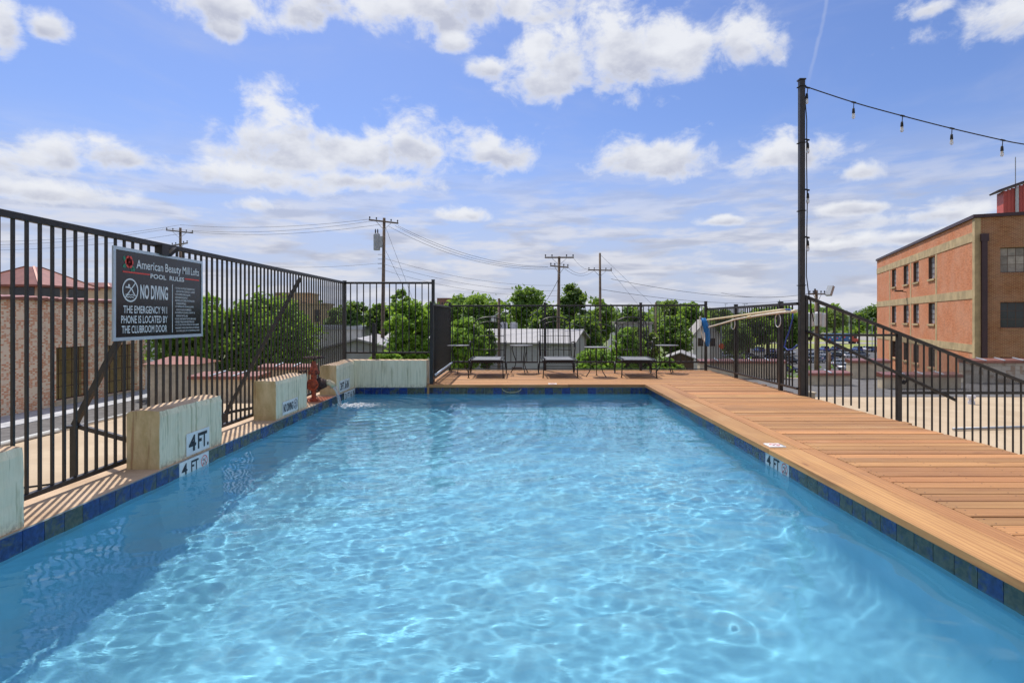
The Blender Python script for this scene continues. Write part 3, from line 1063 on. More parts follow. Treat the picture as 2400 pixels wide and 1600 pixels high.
# =================================================================== FENCES
def picket_run(parent, A, B, z0, z1, pitch, s=0.0175, off=0.0):
    A, B = Vector((*A, 0)), Vector((*B, 0))
    L = (B - A).length
    d = (B - A).normalized()
    b = MB()
    b.box(-s / 2, s / 2, -s / 2, s / 2, 0, z1 - z0)
    me = b.mesh('picket', MAT['black'])
    k = 0
    t = pitch * 0.5 + off
    while t < L - pitch * 0.25:
        p = A + d * t
        o = place('picket', me, (p.x, p.y, z0), parent)
        t += pitch
        k += 1


def rail(parent, A, B, wd=0.04, ht=0.04, name='rail'):
    b = MB()
    b.bar(A, B, wd, ht)
    return b.build(name, MAT['black'], parent, bevel=0.003)


def post(parent, x, y, z0, z1, s=0.05, name='post'):
    b = MB()
    b.box(x - s / 2, x + s / 2, y - s / 2, y + s / 2, z0, z1)
    b.box(x - s / 2 - 0.004, x + s / 2 + 0.004, y - s / 2 - 0.004, y + s / 2 + 0.004, z1, z1 + 0.008)
    return b.build(name, MAT['black'], parent)


FX = -3.262
FT = 1.246 + 0.2062 * 3.25
f1 = thing('picket_fence', 'tall black steel picket fence behind the concrete blocks on the left', 'fence', (FX, 5.5, 0))
picket_run(f1, (FX, 0.4), (FX, 10.64), 0.06, FT - 0.02, 0.1038)
rail(f1, (FX, 0.4, FT - 0.005), (FX, 10.68, FT - 0.005), 0.042, 0.045, 'top_rail')
rail(f1, (FX, 0.4, 0.065), (FX, 10.68, 0.065), 0.04, 0.035, 'bottom_rail')
post(f1, FX, 10.68, 0.0, FT + 0.03, 0.055)
for yy in (3.2, 8.05):
    pass
for (yy, fx, fz) in ((5.28, -4.12, 0.256), (8.58, -4.41, -0.176)):
    b = MB()
    b.bar((FX - 0.025, yy, FT - 0.06), (fx, yy, fz), 0.045, 0.045)
    b.build('brace', MAT['black'], f1)
    b = MB()
    b.bar((FX - 0.02, yy, 0.03), (fx, yy, fz), 0.04, 0.04)
    b.build('brace_arm', MAT['black'], f1)
    b = MB()
    b.box(fx - 0.07, fx + 0.05, yy - 0.05, yy + 0.05, fz - 0.02, fz)
    b.box(fx - 0.03, fx + 0.02, yy - 0.02, yy + 0.02, RZ, fz - 0.02)
    b.build('brace_foot', MAT['black'], f1)
cl = MB()
cl.box(FX + 0.02, FX + 0.07, 5.10, 5.2, FT - 0.1, FT - 0.01)
cl.bar((FX + 0.05, 5.22, FT - 0.09), (FX + 0.07, 5.30, FT - 0.02), 0.05, 0.03)
cl.build('lamp_clip', MAT['black'], f1)

f2 = thing('picket_fence', 'black picket fence panel above the far concrete wall', 'fence', (-2.4, 10.68, 0))
picket_run(f2, (FX + 0.05, 10.68), (-1.62, 10.68), 0.62, FT - 0.02, 0.122)
rail(f2, (FX + 0.03, 10.68, FT - 0.005), (-1.6, 10.68, FT - 0.005), 0.042, 0.04, 'top_rail')
rail(f2, (FX + 0.03, 10.68, 0.605), (-1.6, 10.68, 0.605), 0.04, 0.035, 'bottom_rail')
post(f2, -1.6, 10.68, -0.02, FT + 0.05, 0.055)
post(f2, -2.72, 10.71, 0.0, 1.15, 0.06)

f3 = thing('picket_fence', 'dense black side railing running back from the concrete wall', 'fence', (-1.6, 11.6, 0))
GX_ = -1.57
picket_run(f3, (GX_, 10.36), (GX_, 12.96), 0.16, 1.49, 0.1038)
rail(f3, (GX_, 10.3, 1.5), (GX_, 13.0, 1.5), 0.042, 0.04, 'top_rail')
rail(f3, (GX_, 10.3, 0.15), (GX_, 13.0, 0.15), 0.04, 0.035, 'bottom_rail')
b = MB()
b.tube([(GX_ + 0.06, 10.34, 0.22), (GX_ + 0.06, 12.9, 0.24)], 0.022, 8)
b.build('foot_rail', MAT['alu'], f3, smooth=True)
post(f3, GX_, 10.3, -0.1, 1.53, 0.06)

f4 = thing('picket_fence', 'black picket fence across the far edge of the deck behind the loungers', 'fence', (1.4, 13.05, 0))
FY = 13.03
picket_run(f4, (-1.57, FY), (4.27, FY), 0.24, 1.52, 0.1215)
rail(f4, (-1.57, FY, 1.53), (4.27, FY, 1.545), 0.042, 0.04, 'top_rail')
rail(f4, (-1.57, FY, 0.245), (4.27, FY, 0.245), 0.04, 0.035, 'bottom_rail')
rail(f4, (-1.57, FY, 0.085), (4.27, FY, 0.085), 0.035, 0.02, 'bottom_rail')
for x in (-1.57, 0.61, 2.80, 4.29):
    post(f4, x, FY, -0.05, 1.58 + (0.05 if x > 4 else 0.02), 0.055)

f5 = thing('picket_fence', 'black picket fence along the right deck edge carrying the net poles', 'fence', (4.34, 11, 0))
RX = 4.335
picket_run(f5, (RX, 8.95), (RX, 12.95), 0.16, 1.46, 0.1038)
rail(f5, (RX, 8.83, 1.475), (RX, 13.0, 1.455), 0.042, 0.045, 'top_rail')
rail(f5, (RX, 8.83, 0.158), (RX, 13.0, 0.158), 0.04, 0.035, 'bottom_rail')
for yy in (11.35, 9.42):
    post(f5, RX + 0.005, yy, -0.06, 1.52, 0.06)

# stair railing: two raked panels at constant depth, falling to the right
SY = 8.80
f6 = thing('stair_railing', 'raked black stair railing with mesh panel going down to the right', 'railing', (6, SY, 0))


def ztop(x):
    return 1.585 - (x - 4.43) * 0.392


xs = 4.52
while xs < 9.4:
    b = MB()
    zb = min(0.02, ztop(xs) - 1.28) - 0.12
    b.box(xs - 0.0095, xs + 0.0095, SY - 0.0095, SY + 0.0095, zb, ztop(xs))
    b.build('picket', MAT['black'], f6)
    xs += 0.1252
rail(f6, (4.43, SY, ztop(4.43)), (9.5, SY, ztop(9.5)), 0.045, 0.05, 'top_rail')
rail(f6, (4.62, SY + 0.001, 0.988), (5.86, SY + 0.001, 0.988), 0.03, 0.035, 'mid_rail')
rail(f6, (5.93, SY + 0.001, 0.095), (9.3, SY + 0.001, 0.095), 0.03, 0.04, 'mid_rail')
b = MB()
b.box(5.85, 5.915, SY - 0.03, SY + 0.03, RZ, ztop(5.9) + 0.0)
b.build('post', MAT['black'], f6)
b = MB()
b.box(4.432, 4.472, SY - 0.03, SY + 0.03, -0.3, ztop(4.46))
b.build('post', MAT['black'], f6)
b = MB()
b.box(9.3, 9.4, SY - 0.04, SY + 0.04, RZ, ztop(9.35))
b.build('post', MAT['black'], f6)
# round handrail on brackets
hr = MB()
h0, h1 = Vector((4.44, SY - 0.09, 1.045)), Vector((6.70, SY - 0.09, -0.005))
hr.tube([h0 + Vector((-0.0, 0.09, 0)), h0 + Vector((0.02, 0.01, -0.01)), h0 + Vector((0.06, 0, -0.03)), h1], 0.024, 10)
hr.build('handrail', MAT['black'], f6, smooth=True)
for q in (0.03, 0.67):
    p = h0.lerp(h1, q)
    b = MB()
    b.tube([p, p + Vector((0, 0.02, -0.06)), p + Vector((0, 0.075, -0.08))], 0.012, 8)
    b.lathe([(0.035, 0), (0.035, 0.012)], (p.x, p.y + 0.07, p.z - 0.08), 12, 0, 'Y')
    b.build('bracket', MAT['black'], f6, smooth=True)
# expanded-metal infill under the second panel
em = MB()
x0, x1, zb = 5.93, 9.28, 0.115
dxm, dzm = 0.034, 0.0155


def clip_seg(p, q):
    # clip the segment against the trapezium under the rail
    pts = []
    steps = 1
    (ax, az), (bx, bz) = p, q
    t0, t1 = 0.0, 1.0
    for (nx_, nz_, c_) in ((1, 0, x0), (-1, 0, -x1), (0, 1, zb), (-0.392, -1, -(1.585 + 4.43 * 0.392) + 0.03)):
        fa = nx_ * ax + nz_ * az - c_
        fb = nx_ * bx + nz_ * bz - c_
        if fa < 0 and fb < 0:
            return None
        if fa < 0:
            t0 = max(t0, fa / (fa - fb))
        elif fb < 0:
            t1 = min(t1, fa / (fa - fb))
    if t1 - t0 < 1e-3:
        return None
    return (ax + (bx - ax) * t0, az + (bz - az) * t0), (ax + (bx - ax) * t1, az + (bz - az) * t1)


for sgn in (1, -1):
    c0 = -140
    for k in range(-140, 260):
        # line z = zb + sgn*slope*(x - xk)
        sl = dzm * 2 / dxm
        xk = x0 + k * dxm
        p, q = (xk - 3, zb - sgn * sl * 3), (xk + 3, zb + sgn * sl * 3)
        r_ = clip_seg(p, q)
        if r_:
            (ax, az), (bx, bz) = r_
            em.bar((ax, SY + 0.012, az), (bx, SY + 0.012, bz), 0.004, 0.0045, up=(0, 1, 0))
em_o = em.build('expanded_metal', MAT['black'], f6, fix=False)
em_o['kind'] = 'stuff'

# stairs down from the deck
stair = thing('deck_stairs', 'grey wooden stairs dropping from the deck beside the raked railing', 'stairs', (5.5, 8.2, RZ))
nst = 13
for i in range(nst):
    x = 4.43 + i * 0.306
    z = 0.045 - (i + 1) * 0.12
    b = MB()
    b.box(x, x + 0.33, 7.66, SY - 0.04, z - 0.045, z)
    b.build('tread', MAT['apron'], stair)
for yy in (7.63, SY - 0.035):
    b = MB()
    b.bar((4.42, yy, -0.16), (4.42 + nst * 0.306, yy, -0.16 - nst * 0.12), 0.03, 0.2)
    b.build('stringer', MAT['apron'], stair)

# =================================================================== CONCRETE BLOCKS
BX0, BX1, BH = -3.236, -2.962, 0.478


def block(y0, y1, label, L=False):
    """upstand with sloping near top edge, raw ends, painted pool face"""
    b = MB()
    r = 0.02
    # outline (x, z) profile extruded along y; grid so that the edge can be worn
    ny_ = max(2, int((y1 - y0) / 0.06))
    nz_ = 9
    rs = random.Random(int(y0 * 100))
    prof = []
    for k in range(nz_ + 1):
        prof.append((BX1, BH * k / nz_))
    prof[-1] = (BX1 - 0.012, BH)
    top_ = [(BX1 - 0.05, BH + 0.002), (BX1 - 0.15, BH + 0.006), (BX0 + 0.03, BH + 0.002)]
    back = [(BX0, BH - 0.012), (BX0, 0.2), (BX0, 0.0)]
    ring = prof + top_ + back
    m_ = len(ring)
    for i in range(ny_ + 1):
        y = y0 + (y1 - y0) * i / ny_
        for j, (x, z) in enumerate(ring):
            jx = rs.uniform(-0.003, 0.003)
            jz = rs.uniform(-0.003, 0.003) if z > 0.02 else 0
            if j in (nz_, nz_ + 1):
                jz += rs.uniform(-0.006, 0.002)
            yy = y + (0.012 if i == 0 and j in (nz_, nz_ + 1, nz_ + 2) else 0)
            b.v.append((x + jx, yy, z + jz))
    for i in range(ny_):
        for j in range(m_ - 1):
            b.f.append((i * m_ + j, i * m_ + j + 1, (i + 1) * m_ + j + 1, (i + 1) * m_ + j))
            b.mi.append(0 if j < nz_ else (2 if j < nz_ + 4 else 1))
    b.f.append(tuple(range(m_)))
    b.mi.append(1)
    b.f.append(tuple(ny_ * m_ + j for j in range(m_ - 1, -1, -1)))
    b.mi.append(1)
    if L:
        # the return along the far side, same height, one casting
        b.box(BX1 - 0.27, -1.665, YF + 0.012, 10.60, 0.0, BH + 0.008, 3)
        b.mi[-5] = 2
    return tag(b.build('concrete_block', [MAT['block'], MAT['block_end'], MAT['ledge'], MAT['block']]), label, 'concrete block', 'concrete blocks along the left pool edge')


blk0 = block(2.42, 3.406, 'streaked concrete block cut by the left picture edge')
blk1 = block(4.697, 5.68, 'streaked concrete block carrying the large 4 FT plaque')
blk2 = block(6.95, 7.96, 'concrete block with the NO DIVING plaque')
blk3 = block(9.26, 10.30, 'L shaped concrete corner wall with the 3 FT 6 IN plaque', L=True)

# =================================================================== STRING LIGHT POLE
pole = thing('light_pole', 'tall slim black post holding the string lights', 'post', (4.40, SY, 0))
b = MB()
b.box(4.340, 4.420, SY - 0.04, SY + 0.04, -0.3, 4.92)
b.build('shaft', MAT['black'], pole, bevel=0.006)
b = MB()
b.box(4.328, 4.428, SY - 0.05, SY + 0.05, 4.92, 4.94)
b.build('cap', MAT['black'], pole)
for z in (3.95, 4.82, 2.9, 1.75):
    b = MB()
    b.box(4.327, 4.429, SY - 0.051, SY + 0.051, z, z + 0.012)
    b.build('zip_tie', MAT['rubber'], pole)
sl = thing('string_lights', 'black cable of clear bulbs sagging from the tall post', 'string lights', (4.46, SY, 4.83))
pix = [(1884, 202), (2001, 240.5), (2115, 272), (2231, 301.6), (2350, 329), (2400, 338.4), (2520, 357), (2640, 371)]
cab = [at(x, y, SY - 0.02) for x, y in pix]
# smooth the cable
fine_ = []
for i in range(len(cab) - 1):
    for t in np.linspace(0, 1, 6, endpoint=False):
        p0, p1, p2, p3 = cab[max(i - 1, 0)], cab[i], cab[i + 1], cab[min(i + 2, len(cab) - 1)]
        fine_.append(0.5 * ((2 * p1) + (p2 - p0) * t + (2 * p0 - 5 * p1 + 4 * p2 - p3) * t * t + (-p0 + 3 * p1 - 3 * p2 + p3) * t ** 3))
fine_.append(cab[-1])
b = MB()
b.tube(fine_, 0.0085, 6)
b.build('cable', MAT['rubber'], sl, smooth=True)


def bulb(p, tilt=0.0, drop=0.10):
    b = MB()
    e = Vector((p.x + tilt * 0.3, p.y, p.z - drop))
    b.tube([p + Vector((0, 0, 0.012)), p + Vector((tilt * 0.1, 0, -drop * 0.5)), e], 0.006, 6)
    b.lathe([(0.015, 0.02), (0.018, 0), (0.02, -0.03), (0.021, -0.055), (0.019, -0.06)], e, 10)
    b.tube([p + Vector((-0.03, 0, 0.008)), p + Vector((0.03, 0, -0.006))], 0.014, 8)
    s_ = b.build('socket', MAT['rubber'], sl, smooth=True)
    g = MB()
    g.lathe([(0.012, -0.055), (0.019, -0.075), (0.024, -0.10), (0.023, -0.122), (0.015, -0.138), (0.004, -0.143)], e, 12)
    g.build('bulb', MAT['bulb'], s_, smooth=True)


for i, (x, y) in enumerate([(1893, 206), (2001, 240.5), (2115, 272), (2231, 301.6), (2350, 329), (2468, 350), (2585, 365)]):
    bulb(at(x, y, SY - 0.02), [-0.05, -0.02, -0.03, -0.02, -0.04, 0, 0][i], 0.11)
# drop lead tied down the post
b = MB()
b.tube([at(1884, 202, SY - 0.02), (4.445, SY - 0.03, 4.3), (4.437, SY - 0.04, 3.7), (4.45, SY - 0.035, 3.0), (4.437, SY - 0.04, 2.3), (4.44, SY - 0.03, 1.9), (4.47, SY - 0.04, 1.62), (4.55, SY - 0.03, 1.2)], 0.0075, 6)
b.build('lead', MAT['rubber'], sl, smooth=True)
for z in (3.93, 3.16, 2.43):
    bulb(Vector((4.445, SY - 0.05, z + 0.06)), 0.02, 0.07)
# far support outside the picture that the cable ends on
b = MB()
ex = cab[-1]
b.box(ex.x, ex.x + 0.09, SY - 0.045, SY + 0.045, RZ, ex.z + 0.1)
tag(b.build('light_pole', MAT['black']), 'far black post at the lower end of the string lights', 'post')

# =================================================================== LETTERING
_fonts = {}


def text_mesh(body, bold=0.0):
    key = (body, bold)
    if key in _fonts:
        return _fonts[key]
    cu = bpy.data.curves.new('lettering', 'FONT')
    cu.body = body
    cu.size = 1.0
    cu.offset = bold
    cu.resolution_u = 3
    cu.fill_mode = 'FRONT'
    o = bpy.data.objects.new('lettering', cu)
    COL.objects.link(o)
    dg = bpy.context.evaluated_depsgraph_get()
    me = bpy.data.meshes.new_from_object(o.evaluated_get(dg))
    n_ = len(me.vertices)
    v = np.empty(n_ * 3, np.float32)
    me.vertices.foreach_get('co', v)
    v = v.reshape(-1, 3)
    faces = [tuple(p.vertices) for p in me.polygons]
    bpy.data.objects.remove(o)
    bpy.data.curves.remove(cu)
    bpy.data.meshes.remove(me)
    _fonts[key] = (v, faces)
    return v, faces


def lettering(parent, body, org, ux, uy, x0, x1, y0, y1, mat_, bold=0.0, lift=0.002, name='lettering', serif=False):
    """fit the words into the box x0..x1, y0..y1 of a plane (org, ux, uy)"""
    v, faces = text_mesh(body, bold)
    mn, mx = v.min(0), v.max(0)
    sx = (x1 - x0) / max(mx[0] - mn[0], 1e-6)
    sy = (y1 - y0) / max(mx[1] - mn[1], 1e-6)
    org, ux, uy = Vector(org), Vector(ux), Vector(uy)
    nn = ux.cross(uy)
    pts = [org + ux * (x0 + (p[0] - mn[0]) * sx) + uy * (y0 + (p[1] - mn[1]) * sy) + nn * lift for p in v]
    b = MB()
    b.add(pts, faces)
    return b.build(name, mat_, parent, fix=False)


def flat(parent, pts, org, ux, uy, mat_, name, lift=0.002):
    org, ux, uy = Vector(org), Vector(ux), Vector(uy)
    nn = ux.cross(uy)
    b = MB()
    b.add([org + ux * p[0] + uy * p[1] + nn * lift for p in pts], [tuple(range(len(pts)))])
    return b.build(name, mat_, parent, fix=False)


def strip(pts, wd):
    """outline polygon quads of a polyline in 2D -> list of quads"""
    out = []
    for (ax, ay), (bx, by) in zip(pts[:-1], pts[1:]):
        L = math.hypot(bx - ax, by - ay) or 1
        nx_, ny_ = -(by - ay) / L * wd / 2, (bx - ax) / L * wd / 2
        out.append([(ax + nx_, ay + ny_), (bx + nx_, by + ny_), (bx - nx_, by - ny_), (ax - nx_, ay - ny_)])
    return out


def drawn(parent, polys, org, ux, uy, mat_, name, lift=0.002):
    org, ux, uy = Vector(org), Vector(ux), Vector(uy)
    nn = ux.cross(uy)
    b = MB()
    for pl in polys:
        b.add([org + ux * p[0] + uy * p[1] + nn * lift for p in pl], [tuple(range(len(pl)))])
    return b.build(name, mat_, parent, fix=False)


def ring2(cx, cy, r, wd, n=28):
    out = []
    for k in range(n):
        a, c = 2 * PI * k / n, 2 * PI * (k + 1) / n
        out.append([(cx + (r - wd / 2) * math.cos(a), cy + (r - wd / 2) * math.sin(a)), (cx + (r + wd / 2) * math.cos(a), cy + (r + wd / 2) * math.sin(a)),
                    (cx + (r + wd / 2) * math.cos(c), cy + (r + wd / 2) * math.sin(c)), (cx + (r - wd / 2) * math.cos(c), cy + (r - wd / 2) * math.sin(c))])
    return out


def disc2(cx, cy, r, n=14, sx=1.0, rot=0.0):
    return [(cx + r * sx * math.cos(t) * math.cos(rot) - r * math.sin(t) * math.sin(rot), cy + r * sx * math.cos(t) * math.sin(rot) + r * math.sin(t) * math.cos(rot))
            for t in [2 * PI * k / n for k in range(n)]]


def no_diving(cx, cy, r):
    """ring, slash, diver and waves; returns (diver polys, ring polys)"""
    diver = [disc2(cx - 0.16 * r, cy + 0.42 * r, 0.13 * r)]
    diver += strip([(cx - 0.62 * r, cy + 0.26 * r), (cx - 0.1 * r, cy + 0.25 * r), (cx + 0.22 * r, cy + 0.1 * r), (cx + 0.42 * r, cy - 0.2 * r), (cx + 0.7 * r, cy - 0.52 * r)], 0.13 * r)
    for k in range(2):
        y = cy - (0.42 + 0.2 * k) * r
        wv = [(cx + (-0.62 + 0.1 * i) * r * (1 - 0.12 * k), y + 0.05 * r * math.sin(i * 1.6)) for i in range(13)]
        diver += strip(wv, 0.07 * r)
    rg = ring2(cx, cy, r, 0.14 * r)
    rg += strip([(cx - 0.66 * r, cy - 0.66 * r), (cx + 0.66 * r, cy + 0.66 * r)], 0.11 * r)
    return diver, rg


# ---- pool rules board on the fence (plane facing the pool, +X)
SX = FX + 0.035
ya, yb, za, zb_ = 4.53, 5.80, 1.070, 1.822
board_ = thing('rules_sign', 'black pool rules board with white lettering and pale trim on the fence', 'sign', (SX, ya, za))
b = MB()
b.box(SX - 0.006, SX, ya, yb, za, zb_)
b.build('panel', MAT['signblack'], board_)
b = MB()
t_ = 0.022
for (p0, p1, q0, q1) in ((ya - 0.004, yb + 0.004, za - 0.006, za + t_), (ya - 0.004, yb + 0.004, zb_ - t_, zb_ + 0.004), (ya - 0.004, ya + t_, za + t_, zb_ - t_), (yb - t_ * 0.8, yb + 0.004, za + t_, zb_ - t_)):
    b.box(SX - 0.008, SX + 0.007, p0, p1, q0, q1)
b.build('trim', MAT['alu'], board_)
O_, U_, V_ = (SX, ya, za), (0, 1, 0), (0, 0, 1)
BW, BHt = yb - ya, zb_ - za


def L(body, x0, x1, y0, y1, m='white', bold=0.0, **k):
    return lettering(board_, body, O_, U_, V_, x0 * BW, x1 * BW, y0 * BHt, y1 * BHt, MAT[m], bold, **k)


L('American', 0.215, 0.50, 0.795, 0.895, bold=0.008)
L('Beauty', 0.525, 0.715, 0.765, 0.895, bold=0.008)
L('Mill', 0.735, 0.825, 0.800, 0.895, bold=0.008)
L('Lofts', 0.845, 0.955, 0.800, 0.895, bold=0.008)
L('POOL  RULES', 0.36, 0.755, 0.70, 0.755, bold=0.02)
drawn(board_, [[(0.085 * BW, 0.735 * BHt), (0.355 * BW, 0.735 * BHt), (0.355 * BW, 0.75 * BHt), (0.085 * BW, 0.75 * BHt)],
               [(0.765 * BW, 0.735 * BHt), (0.955 * BW, 0.735 * BHt), (0.955 * BW, 0.75 * BHt), (0.765 * BW, 0.75 * BHt)]], O_, U_, V_, MAT['red'], 'red_rule')
# rose
rx, ry, rr = 0.145 * BW, 0.855 * BHt, 0.052
drawn(board_, [disc2(rx - 0.052, ry + 0.018, 0.017, 10, 1.7, 2.2), disc2(rx - 0.05, ry - 0.035, 0.017, 10, 1.6, 3.6), disc2(rx + 0.05, ry - 0.052, 0.017, 10, 1.6, -0.8), disc2(rx + 0.03, ry - 0.06, 0.013, 10, 1.5, -1.5)],
      O_, U_, V_, MAT['green'], 'rose_leaves', 0.002)
drawn(board_, [disc2(rx + 0.028 * math.cos(t), ry + 0.030 * math.sin(t), 0.024, 12) for t in np.linspace(0, 2 * PI, 7)[:-1]] + [disc2(rx, ry, 0.035, 14)], O_, U_, V_, MAT['red'], 'rose', 0.003)
drawn(board_, ring2(rx, ry + 0.004, 0.014, 0.004, 14) + strip([(rx - 0.03, ry - 0.008), (rx - 0.01, ry - 0.026), (rx + 0.018, ry - 0.018)], 0.004) + strip([(rx + 0.03, ry + 0.01), (rx + 0.012, ry + 0.03), (rx - 0.016, ry + 0.028)], 0.004),
      O_, U_, V_, MAT['darkred'], 'rose_petals', 0.004)
dv, rg = no_diving(0.155 * BW, 0.545 * BHt, 0.092)
drawn(board_, dv, O_, U_, V_, MAT['white'], 'diver_symbol', 0.002)
drawn(board_, rg, O_, U_, V_, MAT['white'], 'prohibition_ring', 0.003)
L('NO DIVING', 0.255, 0.555, 0.455, 0.62, bold=0.03)
L('THE EMERGENCY 911', 0.09, 0.545, 0.29, 0.375, bold=0.012)
L('PHONE IS LOCATED BY', 0.07, 0.55, 0.18, 0.265, bold=0.012)
L('THE CLUBROOM DOOR', 0.075, 0.545, 0.07, 0.155, bold=0.012)
drawn(board_, [[(0.605 * BW, 0.06 * BHt), (0.612 * BW, 0.06 * BHt), (0.612 * BW, 0.655 * BHt), (0.605 * BW, 0.655 * BHt)]], O_, U_, V_, MAT['white'], 'divider_line')
RULES = ['\u2022 THE POOL IS FOR THE USE OF RESIDENTS ONLY', '  GUESTS MUST BE ACCOMPANIED BY A RESIDENT.', '\u2022 NO NON-SERVICE ANIMALS ALLOWED.', '\u2022 NO RUNNING OR ROUGH PLAY.',
         '\u2022 KEEP POOL GATES CLOSED. DO NOT PROP OPEN', '  OR RENDER INOPERABLE.', '\u2022 NO TAMPERING WITH LIFESAVING EQUIPMENT.', '  USE ONLY IN CASE OF AN EMERGENCY.',
         '\u2022 BE COURTEOUS. NO LOUD MUSIC, PROFANITY OR', '  SMOKING IN THE POOL AREA.', '\u2022 DO NOT LEAVE TRASH IN THE POOL AREA. PLEASE', '\u2022 DISPOSE OF TRASH IN PROVIDED TRASH CANS.',
         '\u2022 NO CUT-OFFS IN THE POOL. PROPER SWIM WEAR REQUIRED', '\u2022 MANAGEMENT, OWNERS OR EMPLOYEES ARE NOT RESPONSIBLE', '  FOR ACCIDENT, INJURY, LOST OR STOLEN PERSONAL PROPERTY.']
yt = 0.625
for i, r_ in enumerate(RULES):
    wd = 0.0060 * len(r_.strip())
    xx = 0.64 if r_.startswith('\u2022') else 0.655
    L(r_.strip(), xx, min(xx + wd, 0.965), yt - 0.024, yt, bold=0.01, name='rule_line')
    yt -= 0.0385


# ---- plaques on the blocks and marker tiles in the waterline
def plaque(host, y0, y1, z0, z1, name):
    b = MB()
    b.box(BX1 + 0.003, BX1 + 0.009, y0, y1, z0, z1)
    return b.build(name, MAT['white'], host), (BX1 + 0.009, y0, z0)


p, O2 = plaque(blk1, 5.065, 5.435, 0.015, 0.215, 'depth_plaque')
lettering(p, '4', O2, U_, V_, 0.03, 0.145, 0.03, 0.175, MAT['ink'], 0.03)
lettering(p, 'FT.', O2, U_, V_, 0.175, 0.355, 0.03, 0.175, MAT['ink'], 0.03)
p, O2 = plaque(blk2, 7.13, 7.62, 0.03, 0.195, 'no_diving_plaque')
lettering(p, 'NO DIVING', O2, U_, V_, 0.02, 0.325, 0.03, 0.135, MAT['ink'], 0.03)
dv, rg = no_diving(0.41, 0.085, 0.06)
drawn(p, dv + rg, O2, U_, V_, MAT['ink'], 'no_diving_symbol')
p, O2 = plaque(blk3, 9.40, 9.95, 0.02, 0.21, 'depth_plaque')
lettering(p, '3', O2, U_, V_, 0.03, 0.11, 0.03, 0.155, MAT['ink'], 0.03)
lettering(p, 'FT.', O2, U_, V_, 0.13, 0.26, 0.03, 0.155, MAT['ink'], 0.03)
lettering(p, '6', O2, U_, V_, 0.29, 0.37, 0.03, 0.175, MAT['ink'], 0.03)
lettering(p, 'IN', O2, U_, V_, 0.40, 0.50, 0.03, 0.155, MAT['ink'], 0.03)


def marker_tiles(side, idx, words):
    """white waterline tiles with figures; side -1 faces +X, side 1 faces -X"""
    x = XL + 0.006 if side < 0 else XR - 0.006
    for k, i in enumerate(idx):
        y = YN + (i + 0.5) * TP - 0.003
        b = MB()
        b.box(x - 0.0065, x + 0.0065, y - 0.0765, y + 0.0765, -0.15, -0.004)
        o = b.build('depth_marker_tile', MAT['white'], pool)
        wd = words[k] if side < 0 else words[len(words) - 1 - k]
        if side < 0:
            O3, U3 = (x + 0.0065, y - 0.0765, -0.15), (0, 1, 0)
        else:
            O3, U3 = (x - 0.0065, y + 0.0765, -0.15), (0, -1, 0)
        if wd == 'X':
            dv, rg = no_diving(0.0765, 0.073, 0.05)
            drawn(o, dv, O3, U3, V_, MAT['ink'], 'diver_symbol', 0.0015)
            drawn(o, rg, O3, U3, V_, MAT['red'], 'prohibition_ring', 0.002)
        else:
            lettering(o, wd, O3, U3, V_, 0.03 if len(wd) == 1 else 0.018, 0.115 if len(wd) == 1 else 0.135, 0.022, 0.125, MAT['ink'], 0.02)


marker_tiles(-1, ml, ['4', 'FT', 'X'])
marker_tiles(-1, m3, ['3', 'FT', '6', 'IN'])
marker_tiles(1, mr, ['4', 'FT', 'X'])


def deck_tile(x, y, rot, label):
    th = thing('deck_marker_tile', label, 'sign', (x, y, DZ), rot)
    b = MB()
    b.box(-0.075, 0.075, -0.075, 0.075, 0.0, 0.007)
    b.build('tile', MAT['white'], th, local=True)
    pr, rg = no_diving(0, 0, 0.045)
    for polys, m_, nm, lf in ((pr, 'ink', 'diver_symbol', 0.0015), (rg, 'red', 'prohibition_ring', 0.002)):
        b = MB()
        for pl in polys:
            b.add([(q[0], q[1], 0.007 + lf) for q in pl], [tuple(range(len(pl)))])
        b.build(nm, MAT[m_], th, local=True, fix=False)
    b = MB()
    v, fc = text_mesh('NO DIVING', 0.02)
    mn, mx = v.min(0), v.max(0)
    b.add([(-0.06 + 0.12 * (q[0] - mn[0]) / (mx[0] - mn[0]), -0.072 + 0.016 * (q[1] - mn[1]) / (mx[1] - mn[1]), 0.0085) for q in v], fc)
    b.build('lettering', MAT['ink'], th, local=True, fix=False)


deck_tile(2.40, 5.33, PI / 2, 'white no diving tile on the right deck edge')
deck_tile(0.62, 10.34, 0, 'white no diving tile on the far deck edge')

# =================================================================== FILL VALVE AND JET
vy, vx = 8.62, -3.10
val = thing('fill_valve', 'rusty red gate valve with handwheel pouring water into the pool', 'valve', (vx, vy, 0))
b = MB()
b.lathe([(0.07, 0.0), (0.07, 0.025), (0.034, 0.03), (0.034, 0.15), (0.055, 0.19), (0.066, 0.25), (0.055, 0.31), (0.042, 0.33), (0.045, 0.40), (0.085, 0.405), (0.085, 0.425)], (vx, vy, 0), 16)
b.lathe([(0.055, -0.10), (0.055, -0.07), (0.09, -0.068), (0.09, -0.045), (0.06, -0.04), (0.06, 0.04)], (vx, vy, 0.25), 16, 0, 'Y')
b.build('body', MAT['valve_red'], val, smooth=False, bevel=0.004)
b = MB()
b.lathe([(0.087, 0.426), (0.087, 0.448), (0.06, 0.452), (0.055, 0.50), (0.034, 0.545), (0.03, 0.56), (0.028, 0.60)], (vx, vy, 0), 16)
b.build('bonnet', MAT['valve_red'], val, bevel=0.004)
b = MB()
for k in range(8):
    t = 2 * PI * k / 8
    b.lathe([(0.013, 0.398), (0.013, 0.462)], (vx + 0.074 * math.cos(t), vy + 0.074 * math.sin(t), 0), 6)
b.build('flange_bolts', MAT['valve_dark'], val)
b = MB()
